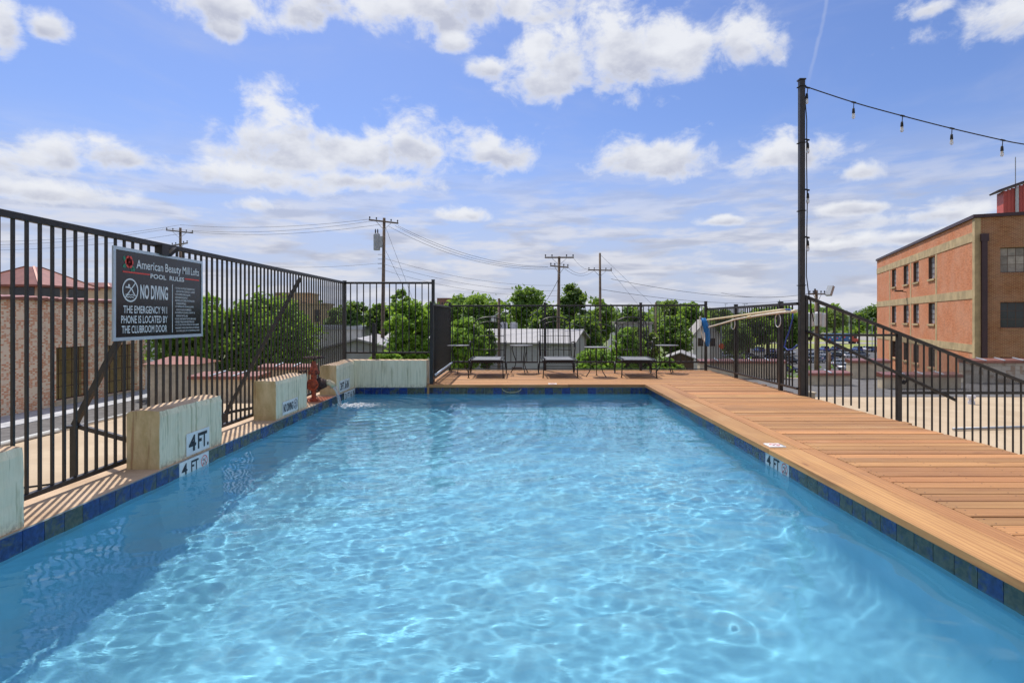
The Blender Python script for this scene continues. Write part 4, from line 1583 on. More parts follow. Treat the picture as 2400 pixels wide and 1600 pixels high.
b.tube([(vx + 0.145 * math.cos(t), vy + 0.145 * math.sin(t), 0.655) for t in np.linspace(0, 2 * PI, 28, endpoint=False)], 0.013, 8, closed=True)
for k in range(5):
    t = 2 * PI * k / 5 + 0.3
    b.bar((vx + 0.02 * math.cos(t), vy + 0.02 * math.sin(t), 0.645), (vx + 0.14 * math.cos(t), vy + 0.14 * math.sin(t), 0.655), 0.02, 0.012)
b.lathe([(0.028, 0.62), (0.03, 0.665), (0.012, 0.67), (0.012, 0.70)], (vx, vy, 0), 10)
b.lathe([(0.014, 0.58), (0.014, 0.63)], (vx, vy, 0), 8)
b.build('handwheel', MAT['valve_dark'], val, smooth=True)
b = MB()
b.tube([(vx + 0.02, vy + 0.02, 0.25), (vx + 0.1, vy + 0.04, 0.25), (vx + 0.17, vy + 0.06, 0.26)], [0.075, 0.085, 0.06], 14)
b.lathe([(0.1, 0.055), (0.1, 0.085)], (vx, vy + 0.03, 0.25), 16, 0, 'X')
b.build('outlet_flange', MAT['valve_dark'], val, smooth=False)
b = MB()
b.tube([(vx + 0.15, vy + 0.055, 0.262), (vx + 0.20, vy + 0.07, 0.262), (vx + 0.245, vy + 0.085, 0.235), (vx + 0.262, vy + 0.09, 0.195)], [0.052, 0.053, 0.052, 0.052], 14)
b.build('spout', MAT['brass'], val, smooth=True)
b = MB()
b.tube([(vx - 0.06, vy - 0.03, 0.2), (vx - 0.13, vy - 0.03, 0.2), (vx - 0.13, vy - 0.2, 0.2), (vx - 0.13, vy - 0.2, 0.47), (vx - 0.02, vy - 0.28, 0.47)], 0.02, 8)
b.build('supply_pipe', MAT['valve_dark'], val, smooth=False)
sp0 = Vector((vx + 0.268, vy + 0.092, 0.20))
jet = MB()
pts, rad = [], []
for t in np.linspace(0, 1, 12):
    tt = t * 0.255
    pts.append((sp0.x + 0.30 * tt, sp0.y + 0.34 * tt, sp0.z - 4.9 * tt * tt))
    rad.append(0.030 - 0.006 * t + 0.003 * math.sin(9 * t))
jet.tube(pts, rad, 10)
tag(jet.build('water_jet', MAT['jet'], smooth=True), 'thin stream of water falling from the valve spout', 'water')
fx, fy = pts[-1][0], pts[-1][1]
sp = MB()
ico = [(0, 0, 1), (0.894, 0, 0.447), (0.276, 0.851, 0.447), (-0.724, 0.526, 0.447), (-0.724, -0.526, 0.447), (0.276, -0.851, 0.447), (0.724, 0.526, -0.447), (-0.276, 0.851, -0.447), (-0.894, 0, -0.447), (-0.276, -0.851, -0.447), (0.724, -0.526, -0.447), (0, 0, -1)]
icf = [(0, 1, 2), (0, 2, 3), (0, 3, 4), (0, 4, 5), (0, 5, 1), (1, 6, 2), (2, 7, 3), (3, 8, 4), (4, 9, 5), (5, 10, 1), (2, 6, 7), (3, 7, 8), (4, 8, 9), (5, 9, 10), (1, 10, 6), (6, 11, 7), (7, 11, 8), (8, 11, 9), (9, 11, 10), (10, 11, 6)]
for _ in range(620):
    u = abs(random.gauss(0, 1))
    dxx = random.gauss(0.26, 0.17)
    dyy = random.gauss(0.06, 0.10)
    far_ = math.hypot(dxx - 0.2, dyy)
    r = random.uniform(0.004, 0.013) * (1.25 if far_ < 0.2 else 0.7)
    z = WZ + random.uniform(-0.002, 0.014) + (random.random() ** 4) * 0.03
    sp.add([(fx + dxx + r * random.uniform(0.9, 1.5) * p_[0], fy + dyy + r * 1.2 * p_[1], z + r * 0.55 * p_[2]) for p_ in ico], icf)
so = sp.build('water_splash', MAT['foam'], smooth=True)
tag(so, 'white foam and droplets where the stream hits the pool', 'splash', kind='stuff')

# =================================================================== LOUNGERS AND TABLES


def make_lounger():
    t = thing('chaise_lounge', '', 'lounger', (0, 0, 0), 0, 'chaise loungers on the far deck')
    I = MAT['dark_iron']
    hw = 0.335

    def tube(name, pts, r=0.0115, seg=6):
        b = MB()
        b.tube(pts, r, seg)
        return b.build(name, I, t, smooth=True, local=True)
    # side rails of the seat, gently dished, running back then up into the raised back
    for s in (-1, 1):
        x = s * hw
        tube('side_rail', [(x, 0.0, 0.32), (x, 0.03, 0.352), (x, 0.25, 0.362), (x, 0.6, 0.35), (x, 0.95, 0.345), (x, 1.06, 0.36)], 0.015)
        tube('inner_rail', [(x - s * 0.05, 0.0, 0.335), (x - s * 0.05, 0.04, 0.36), (x - s * 0.05, 0.5, 0.362), (x - s * 0.05, 1.04, 0.362)], 0.011)
        tube('leg', [(x, 0.03, 0.345), (x, 0.015, 0.26), (x + s * 0.005, 0.0, 0.12), (x + s * 0.012, -0.01, 0.012)], 0.012)
        b = MB()
        b.lathe([(0.022, 0), (0.022, 0.012)], (x + s * 0.012, -0.01, 0), 10)
        b.build('foot', I, t, local=True)
        tube('rear_leg', [(x + s * 0.02, 0.98, 0.35), (x + s * 0.03, 1.0, 0.2), (x + s * 0.035, 1.0, 0.13)], 0.012)
        # wheel at the back
        b = MB()
        cxw = x + s * 0.05
        b.tube([(cxw, 1.0 + 0.115 * math.cos(a), 0.125 + 0.115 * math.sin(a)) for a in np.linspace(0, 2 * PI, 24, endpoint=False)], 0.012, 6, closed=True)
        for k in range(6):
            a = PI * k / 3
            b.bar((cxw, 1.0, 0.125), (cxw, 1.0 + 0.11 * math.cos(a), 0.125 + 0.11 * math.sin(a)), 0.007)
        b.lathe([(0.018, -0.02), (0.018, 0.02)], (cxw, 1.0, 0.125), 10, 0, 'X')
        b.build('wheel', I, t, smooth=True, local=True)
        # scrolled arm
        arm = [(x + s * 0.03, 0.80, 0.35), (x + s * 0.04, 0.74, 0.48), (x + s * 0.045, 0.70, 0.60)]
        arm += [(x + s * 0.045, 0.80 + 0.10 * math.cos(a), 0.62 + 0.09 * math.sin(a)) for a in np.linspace(PI, -PI * 0.75, 18)]
        tube('arm', arm, 0.012)
        tube('arm', [(x + s * 0.045, 0.80, 0.71), (x + s * 0.045, 1.0, 0.68), (x + s * 0.02, 1.18, 0.66)], 0.012)
        tube('back_upright', [(x, 1.05, 0.36), (x, 1.12, 0.55), (x, 1.22, 0.85), (x, 1.29, 1.06)], 0.013)
    arch = [(hw * math.cos(a), 1.29 + 0.04 * math.sin(a), 1.06 + 0.16 * math.sin(a)) for a in np.linspace(0, PI, 17)]
    tube('back_arch', arch, 0.014)
    arch2 = [((hw - 0.06) * math.cos(a), 1.27 + 0.04 * math.sin(a), 1.0 + 0.12 * math.sin(a)) for a in np.linspace(0, PI, 15)]
    tube('back_arch', arch2, 0.008)
    for z, yy in ((0.5, 1.1), (0.8, 1.2)):
        tube('back_slat', [(-hw, yy, z), (0, yy + 0.03, z + 0.01), (hw, yy, z)], 0.007)
    b = MB()
    for k in range(1, 12):
        x = -hw + k * 2 * hw / 12
        zt_ = 1.06 + 0.16 * math.sqrt(max(0, 1 - (x / hw) ** 2))
        b.tube([(x, 1.06, 0.37), (x, 1.14, 0.6), (x, 1.24, 0.88), (x, 1.30, zt_)], 0.003, 4)
    b.build('back_mesh', I, t, local=True)
    # sling seat
    b = MB()
    n1, n2 = 8, 8
    vs, fs = [], []
    for i in range(n1 + 1):
        for j in range(n2 + 1):
            u, v = i / n1, j / n2
            x = -(hw - 0.045) + 2 * (hw - 0.045) * u
            z = 0.362 - 0.02 * math.sin(PI * u) * math.sin(PI * min(1, v * 1.1)) - 0.0
            vs.append((x, 0.03 + 1.02 * v, z))
    for i in range(n1):
        for j in range(n2):
            fs.append((i * (n2 + 1) + j, (i + 1) * (n2 + 1) + j, (i + 1) * (n2 + 1) + j + 1, i * (n2 + 1) + j + 1))
    vs2 = [(x, y_, z - 0.008) for x, y_, z in vs]
    b.add(vs, fs)
    b.add(vs2, [f[::-1] for f in fs])
    b.build('seat', MAT['sling'], t, smooth=True, local=True, fix=False)
    # front apron of little rings
    b = MB()
    b.tube([(-hw, 0.02, 0.345), (hw, 0.02, 0.345)], 0.01, 6)
    b.tube([(-hw, 0.015, 0.245), (hw, 0.015, 0.245)], 0.008, 6)
    for k in range(13):
        x = -hw + 0.04 + k * (2 * hw - 0.08) / 12
        b.tube([(x + 0.022 * math.cos(a), 0.018, 0.30 + 0.022 * math.sin(a)) for a in np.linspace(0, 2 * PI, 10, endpoint=False)], 0.0045, 4, closed=True)
    b.build('apron', I, t, local=True)
    b = MB()
    b.tube([(-hw, 0.5, 0.30), (hw, 0.5, 0.30)], 0.01, 6)
    b.tube([(-hw - 0.05, 1.0, 0.125), (hw + 0.05, 1.0, 0.125)], 0.009, 6)
    b.build('stretcher', I, t, local=True)
    return t


lg = make_lounger()
spots = [(-0.648, 11.35, 0.0, 'black iron lounger with grey sling seat, leftmost of three'),
         (0.84, 11.37, 0.02, 'black iron lounger with grey sling seat, middle one of three'),
         (2.41, 11.36, -0.07, 'black iron lounger with grey sling seat, rightmost of three')]
for i, (x, y, a, lb) in enumerate(spots):
    o = lg if i == 0 else copy_tree(lg)
    o.location = (x, y, DZ)
    o.rotation_euler = (0, 0, a)
    o['label'] = lb


def make_table():
    t = thing('side_table', '', 'table', (0, 0, 0), 0, 'round side tables on the far deck')
    b = MB()
    b.lathe([(0.10, 0.588), (0.245, 0.59), (0.255, 0.598), (0.25, 0.607), (0.1, 0.605), (0.0005, 0.605)], (0, 0, 0), 28)
    b.build('table_top', MAT['sling'], t, smooth=True, local=True)
    for k in range(3):
        a = 2 * PI * k / 3 + 0.5
        c, s = math.cos(a), math.sin(a)
        b = MB()
        pr = [(0.19, 0.588), (0.20, 0.52), (0.165, 0.40), (0.12, 0.28), (0.125, 0.17), (0.17, 0.08), (0.225, 0.015)]
        b.tube([(r * c, r * s, z) for r, z in pr], 0.0095, 6)
        b.lathe([(0.02, 0), (0.02, 0.012)], (0.226 * c, 0.226 * s, 0), 10)
        b.build('leg', MAT['dark_iron'], t, smooth=True, local=True)
    b = MB()
    b.tube([(0.122 * math.cos(a), 0.122 * math.sin(a), 0.25) for a in np.linspace(0, 2 * PI, 18, endpoint=False)], 0.006, 5, closed=True)
    b.build('leg_ring', MAT['dark_iron'], t, smooth=True, local=True)
    return t


tb_ = make_table()
for i, (x, y, a, lb) in enumerate([(-1.30, 12.45, 0, 'round side table left of the leftmost lounger'),
                                   (0.06, 12.45, 0.4, 'round side table between the left and middle loungers'),
                                   (1.60, 11.70, 0.9, 'round side table between the middle and right loungers'),
                                   (3.26, 12.5, 0.2, 'round side table at the right end, beside the blue net')]):
    o = tb_ if i == 0 else copy_tree(tb_)
    o.location = (x, y, DZ)
    o.rotation_euler = (0, 0, a)
    o['label'] = lb

# =================================================================== NET POLES ON THE RIGHT FENCE
net = thing('leaf_net', 'long cream pole with bright blue leaf net hanging on the right fence', 'pool net', (4.2, 11, 1.2))
PXX = RX - 0.075


def onf(px, py, X=PXX):
    Y = X * FPX / (px - 1215)
    return Vector((X, Y, CAMZ + (746 - py) * Y / FPX))


b = MB()
b.tube([onf(x, y) for x, y in ((1648, 751), (1700, 744), (1760, 735.5), (1810, 729), (1841, 725.5))], 0.020, 10)
b.build('pole', MAT['cream_pole'], net, smooth=True)
# narrow white hoop seen almost edge-on, blue bag sagging behind it
NY = 12.78
hoop = [at(x, y, NY) for x, y in ((1640, 742), (1643.5, 741.5), (1652, 767), (1651.5, 790), (1649, 801), (1645.5, 793), (1641.5, 765))]
hoop = [p_ + Vector((0, 0.07 * math.sin(k * 1.1), 0)) for k, p_ in enumerate(hoop)]
b = MB()
b.tube(hoop, 0.011, 8, closed=True)
b.build('hoop', MAT['white_pole'], net, smooth=True)
b = MB()
rows_ = [((1642, 745), (1654, 745)), ((1645, 757), (1659, 757)), ((1648.5, 772), (1663, 772)), ((1650.5, 787), (1664.5, 788)), ((1652, 800), (1664, 801)), ((1655, 811), (1661.5, 812))]
nr_ = []
for k, (l_, r_) in enumerate(rows_):
    th = 0.05 + 0.03 * math.sin(k * 1.3)
    a_, c_ = at(*l_, NY + 0.02), at(*r_, NY + 0.02)
    m_ = a_.lerp(c_, 0.5)
    nr_.append([a_, m_ + Vector((0, -th, 0)), c_, m_ + Vector((0, th, 0))])
for q in nr_:
    b.v += [tuple(p_) for p_ in q]
for k in range(len(nr_) - 1):
    for j in range(4):
        j2 = (j + 1) % 4
        b.f.append((k * 4 + j, k * 4 + j2, (k + 1) * 4 + j2, (k + 1) * 4 + j))
        b.mi.append(0)
b.f.append((0, 3, 2, 1))
b.f.append(tuple((len(nr_) - 1) * 4 + j for j in range(4)))
b.mi += [0, 0]
b.build('net_bag', MAT['blue_plastic'], net, smooth=True)
pole2 = thing('reach_pole', 'bent white telescopic pole hooked on the right fence below the net pole', 'pool pole', (4.2, 10.5, 1.2))
b = MB()
b.tube([onf(x, y, PXX - 0.01) for x, y in ((1651, 769), (1690, 758.5), (1725, 748), (1757, 742.5))], 0.017, 10)
b.build('thin_section', MAT['white_pole'], pole2, smooth=True)
b = MB()
b.tube([onf(x, y, PXX - 0.01) for x, y in ((1757, 742.5), (1800, 736), (1830, 732), (1858, 730))], 0.021, 10)
b.build('thick_section', MAT['white_pole'], pole2, smooth=True)
b = MB()
b.tube([onf(1754, 743, PXX - 0.01), onf(1762, 741.5, PXX - 0.01)], 0.028, 10)
b.build('locking_collar', MAT['cream_pole'], pole2, smooth=True)
b = MB()
b.tube([onf(1857, 730, PXX - 0.01), onf(1865, 729, PXX - 0.01)], 0.027, 10)
b.build('grip', MAT['cream_pole'], pole2, smooth=True)
for px in (1718, 1823):
    b = MB()
    c_ = onf(px, 738 if px > 1800 else 748, PXX + 0.02)
    b.tube([(c_.x, c_.y + 0.10 * math.cos(a), c_.z - 0.09 + 0.11 * math.sin(a)) for a in np.linspace(0, 2 * PI, 16, endpoint=False)], 0.007, 6, closed=True)
    tag(b.build('pole_hook', MAT['white'], None, smooth=True), 'white wire hook holding the poles at the ' + ('near' if px > 1800 else 'far') + ' fence post', 'hook')
hs = MB()
hs.tube([onf(x, y, PXX - 0.02) for x, y in ((1841, 725), (1852, 725), (1859, 730), (1857, 748), (1850, 775), (1842, 796), (1838, 812), (1846, 820), (1858, 818), (1868, 808))], 0.010, 8)
tag(hs.build('blue_hose', MAT['blue_hose'], smooth=True), 'thin dark blue hose looping down from the net pole end', 'hose')
eb = MB()
eb.box(4.60, 4.72, 9.05, 9.2, -0.35, 0.05)
eb.box(4.585, 4.735, 9.03, 9.22, 0.05, 0.07)
tag(eb.build('junction_box', MAT['cream']), 'small cream electrical box behind the foot of the tall post', 'electrical box')

# =================================================================== OLD BRICK BUILDING (left)


def holed_wall(b, u0, u1, z0, z1, holes, t0, t1, plane='xz', m=0):
    us = sorted({u0, u1, *[h[0] for h in holes], *[h[1] for h in holes]})
    zs = sorted({z0, z1, *[h[2] for h in holes], *[h[3] for h in holes]})
    for i in range(len(us) - 1):
        run = None
        for j in range(len(zs) - 1):
            cu, cz = (us[i] + us[i + 1]) / 2, (zs[j] + zs[j + 1]) / 2
            solid = not any(h[0] < cu < h[1] and h[2] < cz < h[3] for h in holes)
            if solid:
                run = (run[0], zs[j + 1]) if run else (zs[j], zs[j + 1])
            if (not solid or j == len(zs) - 2) and run:
                if plane == 'xz':
                    b.box(us[i], us[i + 1], t0, t1, run[0], run[1], m)
                else:
                    b.box(t0, t1, us[i], us[i + 1], run[0], run[1], m)
                run = None


MAT['pane_tan'] = simple('dusty_tan_window_pane', (0.30, 0.26, 0.22), 0.25, 0, 0.2, 3, rand=0.3)
WX = -22.0
ob = thing('brick_mill', 'old mill wall of flaking red and cream brick with open barred windows', 'building', (WX, 20.0, 0), PI / 2)
# local x = world Y - 20, local y = away from the pool
b = MB()
wins = [(7.08, 9.18, -2.7, -0.15), (10.5, 12.84, -2.85, -0.2)]
holed_wall(b, -14, 14.4, -3.6, 2.2, wins, 0.0, 0.42)
b.build('wall', MAT['brick_old'], ob, local=True)
b = MB()
b.box(13.95, 14.42, 0.42, 12, -3.6, 2.2)
b.box(-14, 14, 9.6, 10, -3.6, 1.2)
b.build('rear_wall', MAT['cream'], ob, local=True)
b = MB()
b.box(-14, 14.4, 0.43, 12, 1.9, 2.0)
b.build('roof', MAT['copper'], ob, local=True)  # unseen slab added to darken the interior behind the windows
for k in range(47):
    u = -14 + k * 0.6
    c_ = MB()
    c_.add([(u, -0.16, 2.17), (u + 0.615, -0.16, 2.215), (u + 0.615, 0.5, 2.30), (u, 0.5, 2.255), (u, -0.16, 2.04), (u + 0.615, -0.16, 2.085), (u + 0.615, 0.5, 2.16), (u, 0.5, 2.13)],
           [(0, 1, 2, 3), (7, 6, 5, 4), (0, 4, 5, 1), (1, 5, 6, 2), (2, 6, 7, 3), (3, 7, 4, 0)])
    if 2 < k:
        c_.build('coping_panel', MAT['copper'], ob, local=True)
for (u0, u1, z0, z1) in wins:
    fr = MB()
    y_ = 0.22
    for (a, c_, e, g) in ((u0, u1, z0, z0 + 0.06), (u0, u1, z1 - 0.06, z1), (u0, u0 + 0.06, z0 + 0.06, z1 - 0.06), (u1 - 0.06, u1, z0 + 0.06, z1 - 0.06)):
        fr.box(a, c_, y_, y_ + 0.05, e, g)
    w_ = fr.build('window', MAT['frame_brown'], ob, local=True)
    gr_ = MB()
    for k in range(1, 5):
        u = u0 + (u1 - u0) * k / 5
        gr_.box(u - 0.018, u + 0.018, y_ + 0.01, y_ + 0.04, z0 + 0.06, z1 - 0.06)
    for k in range(1, 4):
        z = z0 + (z1 - z0) * k / 4
        gr_.box(u0 + 0.06, u1 - 0.06, y_ + 0.005, y_ + 0.035, z - 0.018, z + 0.018)
    gr_.build('glazing_bars', MAT['frame_brown'], w_, local=True)
    sl_ = MB()
    sl_.box(u0 - 0.1, u1 + 0.1, -0.1, 0.2, z0 - 0.28, z0 - 0.01)
    sl_.build('sill', MAT['cream'], w_, local=True)
b = MB()
b.box(13.55, 14.5, -0.12, 0.05, -3.0, 2.0)
b.build('end_board', MAT['white'], ob, local=True)
b = MB()
b.tube([(13.4, -0.12, -0.6), (13.4, -0.12, -1.6), (13.3, -0.2, -1.75)], 0.05, 6)
b.box(13.3, 13.5, -0.2, -0.05, -1.5, -1.2)
b.build('downpipe', MAT['cream'], ob, local=True)


def cupola(c, hw, zb, ze, za, label, openings=True):
    t = thing('roof_cupola', label, 'cupola', (c[0], c[1], zb))
    b = MB()
    b.box(c[0] - hw * 0.8, c[0] + hw * 0.8, c[1] - hw * 0.8, c[1] + hw * 0.8, zb, ze)
    b.build('wall', MAT['cream'], t)
    b = MB()
    x0, x1, y0, y1 = c[0] - hw, c[0] + hw, c[1] - hw, c[1] + hw
    k = 0.12 if openings else 0.55
    a0, a1, b0, b1 = c[0] - hw * k, c[0] + hw * k, c[1] - hw * k, c[1] + hw * k
    b.add([(x0, y0, ze), (x1, y0, ze), (x1, y1, ze), (x0, y1, ze), (a0, b0, za), (a1, b0, za), (a1, b1, za), (a0, b1, za), (x0, y0, ze - 0.1), (x1, y0, ze - 0.1), (x1, y1, ze - 0.1), (x0, y1, ze - 0.1)],
          [(0, 1, 5, 4), (1, 2, 6, 5), (2, 3, 7, 6), (3, 0, 4, 7), (4, 5, 6, 7), (8, 9, 1, 0), (9, 10, 2, 1), (10, 11, 3, 2), (11, 8, 0, 3), (11, 10, 9, 8)])
    r_ = b.build('roof', MAT['copper'], t)
    for (p, q) in (((x0, y0), (a0, b0)), ((x1, y0), (a1, b0)), ((x1, y1), (a1, b1)), ((x0, y1), (a0, b1))):
        h = MB()
        h.bar((*p, ze + 0.01), (*q, za + 0.01), 0.09, 0.05)
        h.build('hip_cap', MAT['copper'], r_)
    if openings:
        for s in (-0.42, 0.42):
            h = MB()
            h.box(c[0] + s * hw - 0.3 * hw, c[0] + s * hw + 0.3 * hw, c[1] - hw * 0.8 - 0.02, c[1] - hw * 0.8 + 0.1, zb + (ze - zb) * 0.25, ze - 0.12)
            h.build('louvre', MAT['window_dark'], t)
            h = MB()
            h.box(c[0] + hw * 0.8 - 0.1, c[0] + hw * 0.8 + 0.02, c[1] + s * hw - 0.28 * hw, c[1] + s * hw + 0.28 * hw, zb + (ze - zb) * 0.25, ze - 0.12)
            h.build('louvre', MAT['window_dark'], t)
    return t


cupola((-25.6, 30.0), 2.05, 1.4, 2.92, 3.95, 'cream cupola with red brown pyramid roof and dark louvres')
cupola((-26.6, 36.5), 1.25, 1.4, 3.2, 3.5, 'small cream roof box with low red brown cap right of the cupola', False)

# conduit pipe along the left roof edge, thin hose on the roof
b = MB()
b.tube([(-11.5, 2, RZ + 0.05), (-11.5, 14.2, RZ + 0.05)], 0.06, 8)
b.tube([(-11.5, 14.2, RZ + 0.05), (-11.45, 21, RZ + 0.04)], 0.035, 8)
b.build('conduit', MAT['pipe'], None, smooth=True)
tag(bpy.data.objects['conduit'], 'pale pipe lying along the edge of the left roof', 'pipe')
b = MB()
b.tube([(-11.0, 6.0, RZ + 0.015), (-9.6, 8.6, RZ + 0.015), (-7.2, 10.3, RZ + 0.015), (-5.6, 10.9, RZ + 0.015), (-4.6, 10.2, RZ + 0.015)], 0.016, 6)
tag(b.build('roof_cable', MAT['rubber'], smooth=True), 'thin black cable curving over the left roof', 'cable')


# parapets with red metal coping panels
def parapet(A, B, zt, label, wall='cream', thick=0.35, panel=0.9, zb=RZ, hip=True, depth=0.4):
    A, B = Vector((*A, 0)), Vector((*B, 0))
    d = (B - A)
    Lh = d.length
    ang = math.atan2(d.y, d.x)
    t = thing('roof_parapet', label, 'parapet', (A.x, A.y, zb), ang, 'roof parapets with metal coping')
    b = MB()
    b.box(0, Lh, 0, thick, 0, zt - zb)
    b.build('wall', MAT[wall], t, local=True)
    n_ = max(1, round(Lh / panel))
    for k in range(n_):
        u0, u1 = Lh * k / n_, Lh * (k + 1) / n_
        zz = zt - zb
        c_ = MB()
        h0 = 0.10
        c_.add([(u0 - 0.03, -0.13, zz - 0.06), (u1, -0.13, zz - 0.06), (u1, -0.12, zz + 0.05), (u0 - 0.03, -0.12, zz + 0.05),
                (u1, depth, zz + h0 + 0.02), (u0 - 0.03, depth, zz + h0 + 0.02), (u1, depth, zz - 0.06), (u0 - 0.03, depth, zz - 0.06)],
               [(0, 1, 2, 3), (3, 2, 4, 5), (5, 4, 6, 7), (7, 6, 1, 0), (0, 3, 5, 7), (1, 6, 4, 2)])
        cp = c_.build('coping_panel', MAT['copper'], t, local=True)
        if k:
            s_ = MB()
            s_.add([(u0 - 0.05, -0.135, zz + 0.05), (u0 + 0.02, -0.135, zz + 0.05), (u0 + 0.02, depth, zz + h0 + 0.035), (u0 - 0.05, depth, zz + h0 + 0.035), (u0 - 0.05, -0.135, zz + 0.085), (u0 + 0.02, -0.135, zz + 0.085), (u0 + 0.02, depth, zz + h0 + 0.06), (u0 - 0.05, depth, zz + h0 + 0.06)],
                   [(0, 1, 5, 4), (1, 2, 6, 5), (2, 3, 7, 6), (3, 0, 4, 7), (4, 5, 6, 7)])
            s_.build('seam', MAT['alu'], cp, local=True)
    return t


Y1 = 27.0


def seg(px0, px1, ytop, Y, label, **k):
    zt = CAMZ + (746 - ytop) * Y / FPX
    return parapet(((px0 - 1215) * Y / FPX, Y), ((px1 - 1215) * Y / FPX, Y), zt, label, **k)


seg(1640, 1842, 848, 26.8, 'long low tan parapet with red coping seen through the right fence')
seg(1895, 1994, 876, 24.2, 'short red capped parapet in front of the transformer pole', panel=0.85)
seg(1993, 2086, 847, 26.8, 'red capped parapet left of the orange brick building', panel=1.0)
seg(2069, 2252, 880, 23.0, 'red capped parapet behind the mesh of the stair railing', panel=0.85)
seg(2262, 2480, 847, 25.0, 'cream painted brick parapet with red coping at the right edge', wall='brick_cream', panel=0.8)
seg(446, 606, 884, 19.6, 'tan parapet with broad red brown coping behind the left fence', panel=0.8, depth=0.95)
seg(606, 735, 862, 21.3, 'tan parapet with red brown coping behind the red valve', panel=0.8, depth=0.6)
b = MB()
b.lathe([(0.10, 0), (0.10, 0.10), (0.07, 0.10), (0.07, 0.2), (0.12, 0.2), (0.12, 0.29)], (15.05, 18.9, RZ), 10)
tag(b.build('roof_vent', MAT['whitebox']), 'small pale vent stub standing on the right roof', 'vent')
b = MB()
b.tube([(11.0, 14.4, RZ + 0.05), (14.5, 14.9, RZ + 0.05), (22, 14.6, RZ + 0.05)], 0.035, 8)
tag(b.build('roof_pipe', MAT['galv'], smooth=True), 'grey pipe lying across the right roof', 'pipe')

hs_ = thing('roof_hut', 'small cream hut with hipped red brown roof left of the big tree', 'hut', (-15.5, 26, -3))
b = MB()
b.box(-16.55, -14.5, 25.5, 27.2, -2.95, -0.8)
b.build('wall', MAT['cream'], hs_)
b = MB()
b.add([(-16.75, 25.3, -0.8), (-14.3, 25.3, -0.8), (-14.3, 27.4, -0.8), (-16.75, 27.4, -0.8), (-16.1, 26.3, -0.5), (-14.95, 26.3, -0.5)],
      [(0, 1, 5, 4), (1, 2, 5), (2, 3, 4, 5), (3, 0, 4), (3, 2, 1, 0)])
b.build('roof', MAT['copper'], hs_)

# =================================================================== ORANGE BRICK BUILDING (right)
RA = R(-21.9)
rb = thing('brick_warehouse', 'orange brick warehouse with beige concrete bands and barred windows', 'building', (30.5, 38, 0), RA)
TOPZ = 7.95
cols = [(21.7, 23.5), (16.9, 18.7), (13.4, 15.2), (8.75, 10.5)]
rows = [(4.5, 6.33), (0.79, 2.5), (-2.78, -1.12)]
holes = [(c_[0], c_[1], r_[0], r_[1]) for c_ in cols for r_ in rows] + [(c_[0], c_[1], -6.6, -4.9) for c_ in cols]
LW = 30.9
b = MB()
holed_wall(b, 0.38, LW, GZ, TOPZ, holes, 0.0, 0.35, 'yz')
b.build('side_wall', MAT['brick_orange'], rb, local=True)
fh = [(1.36, 3.95, 0.63, 2.31), (1.36, 3.95, 4.25, 5.9), (1.36, 3.95, -3.0, -1.3)]
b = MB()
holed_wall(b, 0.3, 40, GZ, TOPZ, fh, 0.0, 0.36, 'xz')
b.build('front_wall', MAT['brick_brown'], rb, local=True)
b = MB()
b.box(-0.03, 0.30, -0.03, 0.40, GZ, TOPZ - 0.02)
b.build('corner_pier', MAT['beige'], rb, local=True)
for (z0, z1) in ((6.42, 7.05), (2.58, 3.18), (-1.06, -0.52), (-4.8, -4.2)):
    b = MB()
    b.box(-0.035, 0.02, 0.40, LW + 0.02, z0, z1)
    b.build('concrete_band', MAT['beige'], rb, local=True)
for yv in (24.2, 15.9, 8.2):
    for (z0, z1) in ((3.18, 6.42), (-0.52, 2.58), (-4.2, -1.06)):
        b = MB()
        b.box(-0.02, 0.02, yv, yv + 0.38, z0 + 0.002, z1 - 0.002)
        b.build('concrete_pier', MAT['beige'], rb, local=True)
b = MB()
b.box(-0.12, 0.45, -0.12, LW + 0.1, TOPZ, TOPZ + 0.22)
b.build('roof_coping', MAT['maroon'], rb, local=True)
b = MB()
b.box(0.46, 40.2, -0.12, 0.45, TOPZ + 0.003, TOPZ + 0.223)
b.build('roof_coping', MAT['maroon'], rb, local=True)
b = MB()
b.box(0.36, 40, 0.37, LW, TOPZ - 0.6, TOPZ - 0.3)
b.build('roof', MAT['gravel'], rb, local=True)
b = MB()
b.box(0.35, 40, LW - 0.3, LW, GZ, TOPZ)
b.build('rear_wall', MAT['brick_brown'], rb, local=True)
b = MB()
b.box(0.32, 0.62, -0.22, -0.03, GZ, 6.35)
b.box(0.26, 0.68, -0.26, -0.01, 6.35, 6.85)
b.build('downspout', MAT['maroon'], rb, local=True)
